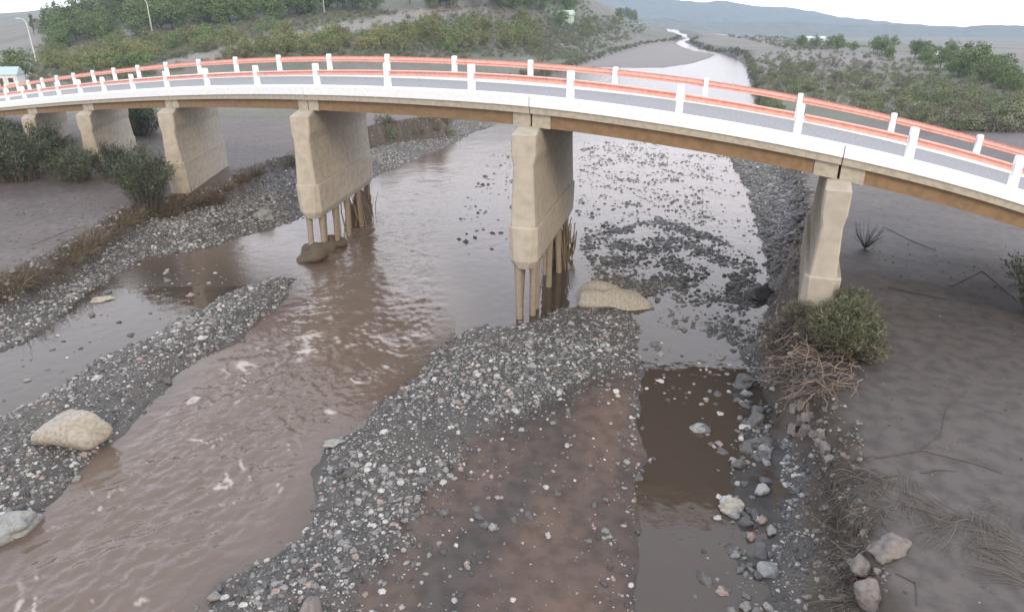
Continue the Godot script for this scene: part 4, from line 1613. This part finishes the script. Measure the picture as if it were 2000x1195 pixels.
func build_mountains() -> void:
	for e in [[1700.0, [[850, -30], [1000, -38], [1150, -30], [1300, -8], [1420, -2], [1500, 6], [1580, 20], [1680, 36], [1780, 46], [1900, 54], [2060, 58], [2400, 59]], 51], [1050.0, [[1150, 38], [1300, 34], [1450, 40], [1560, 36], [1650, 44], [1760, 46], [1850, 50], [1950, 46], [2080, 52], [2400, 57]], 52]]:
		var d: float = e[0]
		var nz := FastNoiseLite.new()
		nz.seed = e[2]
		nz.frequency = 0.004
		var mb := MB.new()
		var xs: Array = []
		var ys: Array = []
		for q in e[1]:
			xs.append(q[0])
			ys.append(q[1])
		var rows: Array = []
		var n := 90
		for k in n + 1:
			var x := lerpf(xs[0], xs[xs.size() - 1], float(k) / n)
			var y := interp(xs, ys, x)
			var r := ray(x, y)
			var c := Vector3(0, CAM_H, 0) + r * (d / -r.z)
			c.y += d * 0.0025 * nz.get_noise_1d(x * 8.0)
			var row: Array = []
			for q in 9:
				var t := q / 8.0
				var p := c + Vector3(c.x / d, 0, -1) * (t - 0.65) * d * 0.4
				var f := 1.0 - absf(t - 0.65) / (0.65 if t < 0.65 else 0.35)
				p.y = lerpf(-20.0, c.y, pow(f, 1.2)) + (nz.get_noise_2d(p.x * 0.6, p.z * 0.6) * 0.2 * c.y if q > 0 and f < 0.98 else 0.0)
				row.append(p)
			rows.append(row)
		for k in n:
			for q in 8:
				mb.quad(rows[k][q], rows[k + 1][q], rows[k + 1][q + 1], rows[k][q + 1], Vector3(0, 1, 0.2))
		structure("mountain", mb.mesh(), mats.mountain)

# ---------------------------------------------------------------- materials
func noise_tex(seed_: int, freq: float, oct: int, lo: float, hi: float, size := 512, typ := FastNoiseLite.TYPE_SIMPLEX_SMOOTH) -> ImageTexture:
	var nz := FastNoiseLite.new()
	nz.seed = seed_
	nz.noise_type = typ
	nz.frequency = freq
	nz.fractal_octaves = oct
	var im := nz.get_seamless_image(size, size, false, false, 0.12)
	im.convert(Image.FORMAT_RGB8)
	if lo != 0.0 or hi != 1.0:
		var d := im.get_data()
		for k in d.size():
			d[k] = int(clampf(lerpf(lo, hi, d[k] / 255.0) * 255.0, 0.0, 255.0))
		im = Image.create_from_data(size, size, false, Image.FORMAT_RGB8, d)
	return ImageTexture.create_from_image(im)

func normal_tex(seed_: int, freq: float, oct: int, strength: float, size := 512) -> ImageTexture:
	var nz := FastNoiseLite.new()
	nz.seed = seed_
	nz.noise_type = FastNoiseLite.TYPE_SIMPLEX_SMOOTH
	nz.frequency = freq
	nz.fractal_octaves = oct
	var im := nz.get_seamless_image(size, size, false, false, 0.12)
	im.convert(Image.FORMAT_RGBA8)
	im.bump_map_to_normal_map(strength)
	return ImageTexture.create_from_image(im)

func std(albedo: Color, rough: float, tex: Texture2D = null, scale := 1.0, relief := 0.0, rtex: Texture2D = null) -> StandardMaterial3D:
	var m := StandardMaterial3D.new()
	m.albedo_color = albedo.linear_to_srgb()
	m.roughness = rough
	m.uv1_triplanar = true
	m.uv1_world_triplanar = true
	m.uv1_scale = Vector3.ONE * scale
	if tex:
		m.albedo_texture = tex
	if relief != 0.0 and rtex:
		m.heightmap_enabled = true
		m.heightmap_texture = rtex
		m.heightmap_scale = relief
	m.cull_mode = BaseMaterial3D.CULL_DISABLED
	return m

func make_materials() -> void:
	var grain := noise_tex(3, 0.03, 5, 0.62, 1.2)
	var blot := noise_tex(4, 0.016, 6, 0.82, 1.10)
	var bump := noise_tex(5, 0.035, 5, 0.0, 1.0)
	mats.ground = std(Color(1, 1, 1), 0.58, noise_tex(13, 0.012, 6, 0.74, 1.16, 1024), 0.16, 0.25, noise_tex(15, 0.03, 6, 0.0, 1.0))
	mats.ground.vertex_color_use_as_albedo = true
	mats.water = std(Color(1, 1, 1), 0.13)
	mats.water.vertex_color_use_as_albedo = true
	mats.water.normal_enabled = true
	mats.water.normal_texture = normal_tex(11, 0.02, 3, 3.0)
	mats.water.normal_scale = 0.6
	mats.water.uv1_scale = Vector3(0.8, 0.8, 0.8)
	mats.pool = mats.water.duplicate()
	mats.pool.roughness = 0.035
	mats.pool.normal_scale = 0.07
	mats.pool.uv1_scale = Vector3(0.4, 0.4, 0.4)
	mats.concrete = std(Color(0.46, 0.41, 0.335), 0.88, noise_tex(24, 0.012, 6, 0.88, 1.05), 0.3)
	mats.concrete_wet = std(Color(0.30, 0.25, 0.19), 0.8, blot, 0.8)
	mats.concrete_edge = std(Color(0.43, 0.385, 0.30), 0.85, blot, 0.6)
	mats.girder = std(Color(0.25, 0.160, 0.085), 0.85, blot, 0.35)
	mats.white_paint = std(Color(0.84, 0.86, 0.86), 0.6, noise_tex(8, 0.02, 5, 0.94, 1.03), 0.5)
	mats.asphalt = std(Color(0.26, 0.275, 0.295), 0.5, grain, 0.5)
	mats.rail = std(Color(0.86, 0.48, 0.40), 0.45, noise_tex(9, 0.02, 4, 0.85, 1.1), 0.5)
	mats.stone = std(Color(1, 1, 1), 0.72, grain, 1.6)
	mats.stone.vertex_color_use_as_albedo = true
	mats.stone_wet = std(Color(1, 1, 1), 0.35, grain, 1.6)
	mats.stone_wet.vertex_color_use_as_albedo = true
	mats.boulder = std(Color(0.41, 0.375, 0.315), 0.85, noise_tex(21, 0.02, 5, 0.72, 1.15), 0.8)
	mats.boulder_grey = std(Color(0.30, 0.305, 0.295), 0.8, noise_tex(22, 0.02, 5, 0.75, 1.15), 0.9)
	mats.boulder_dark = std(Color(0.13, 0.13, 0.125), 0.7, noise_tex(22, 0.02, 5, 0.75, 1.15), 0.9)
	mats.boulder_pink = std(Color(0.21, 0.182, 0.165), 0.8, noise_tex(22, 0.02, 5, 0.75, 1.15), 0.9)
	mats.leaf = std(Color(1, 1, 1), 0.6)
	mats.leaf.vertex_color_use_as_albedo = true
	mats.leaf.backlight = Color(0.25, 0.28, 0.15)
	mats.wood = std(Color(0.14, 0.11, 0.085), 0.9, grain, 2.0)
	mats.straw = std(Color(1, 1, 1), 0.85)
	mats.straw.vertex_color_use_as_albedo = true
	mats.pole = std(Color(0.62, 0.62, 0.60), 0.6)
	mats.house = std(Color(0.72, 0.72, 0.70), 0.8, blot, 0.4)
	mats.roof_white = std(Color(0.75, 0.76, 0.77), 0.7)
	mats.roof_green = std(Color(0.45, 0.56, 0.47), 0.6)
	mats.roof_blue = std(Color(0.40, 0.52, 0.55), 0.6)
	mats.glass = std(Color(0.05, 0.06, 0.07), 0.15)
	mats.mountain = std(Color(0.16, 0.18, 0.17), 0.95, blot, 0.004)
	mats.silt = std(Color(0.135, 0.105, 0.072), 0.85, grain, 1.2)
	mats.clay = std(Color(0.31, 0.26, 0.235), 0.85, grain, 1.5)

func setup_noise() -> void:
	rng.seed = 20240517
	for e in [[n_big, 1, 0.012, 3], [n_mid, 2, 0.22, 3], [n_fine, 3, 1.1, 2], [n_wave, 4, 0.42, 2], [n_patch, 5, 0.16, 4]]:
		var nz: FastNoiseLite = e[0]
		nz.seed = e[1]
		nz.noise_type = FastNoiseLite.TYPE_SIMPLEX_SMOOTH
		nz.frequency = e[2]
		nz.fractal_octaves = e[3]

func _ready() -> void:
	# camera
	var cam := Camera3D.new()
	cam.name = "camera"
	add_child(cam)
	cam.position = Vector3(0, CAM_H, 0)
	cam.rotation = Vector3(-cam_pitch, 0, 0)
	cam.fov = rad_to_deg(2.0 * atan(597.5 / FOC))
	cam.near = 0.2
	cam.far = 9000.0
	cam.current = true
	# sky and air
	var env := Environment.new()
	env.background_mode = Environment.BG_SKY
	var sm := ProceduralSkyMaterial.new()
	sm.sky_top_color = Color(0.715, 0.74, 0.79)
	sm.sky_horizon_color = Color(1.0, 0.975, 0.99)
	sm.sky_curve = 0.32
	sm.ground_bottom_color = Color(0.35, 0.32, 0.30)
	sm.ground_horizon_color = Color(0.85, 0.87, 0.90)
	sm.sun_angle_max = 1.0
	sm.energy_multiplier = 2.2
	var sky := Sky.new()
	sky.sky_material = sm
	env.sky = sky
	env.tonemap_mode = Environment.TONE_MAPPER_LINEAR
	env.tonemap_exposure = 1.2
	env.sdfgi_enabled = true
	env.ssao_enabled = true
	env.ssil_enabled = true
	env.fog_enabled = true
	env.fog_density = 0.0004
	env.fog_light_color = Color(0.80, 0.90, 1.0)
	var we := WorldEnvironment.new()
	we.name = "world_environment"
	we.environment = env
	add_child(we)
	# low sun behind thin cloud, behind the viewer's right shoulder
	var sun := DirectionalLight3D.new()
	sun.name = "sun"
	add_child(sun)
	sun.look_at_from_position(Vector3(0.35, 0.48, 0.85) * 10.0, Vector3.ZERO)
	sun.light_color = Color(1.0, 0.93, 0.82)
	sun.light_energy = 0.5
	sun.light_angular_distance = 20.0
	sun.shadow_enabled = true

	setup_noise()
	make_materials()
	var t0 := Time.get_ticks_msec()
	plan_ground()
	build_ground()
	print("ground ", Time.get_ticks_msec() - t0)
	build_water()
	print("water ", Time.get_ticks_msec() - t0)
	build_bridge()
	print("bridge ", Time.get_ticks_msec() - t0)
	build_mountains()
	build_boulders()
	build_stones()
	build_near_plants()
	build_bits()
	print("near ", Time.get_ticks_msec() - t0)
	build_far_things()
	build_far_plants()
	print("stones ", Time.get_ticks_msec() - t0)
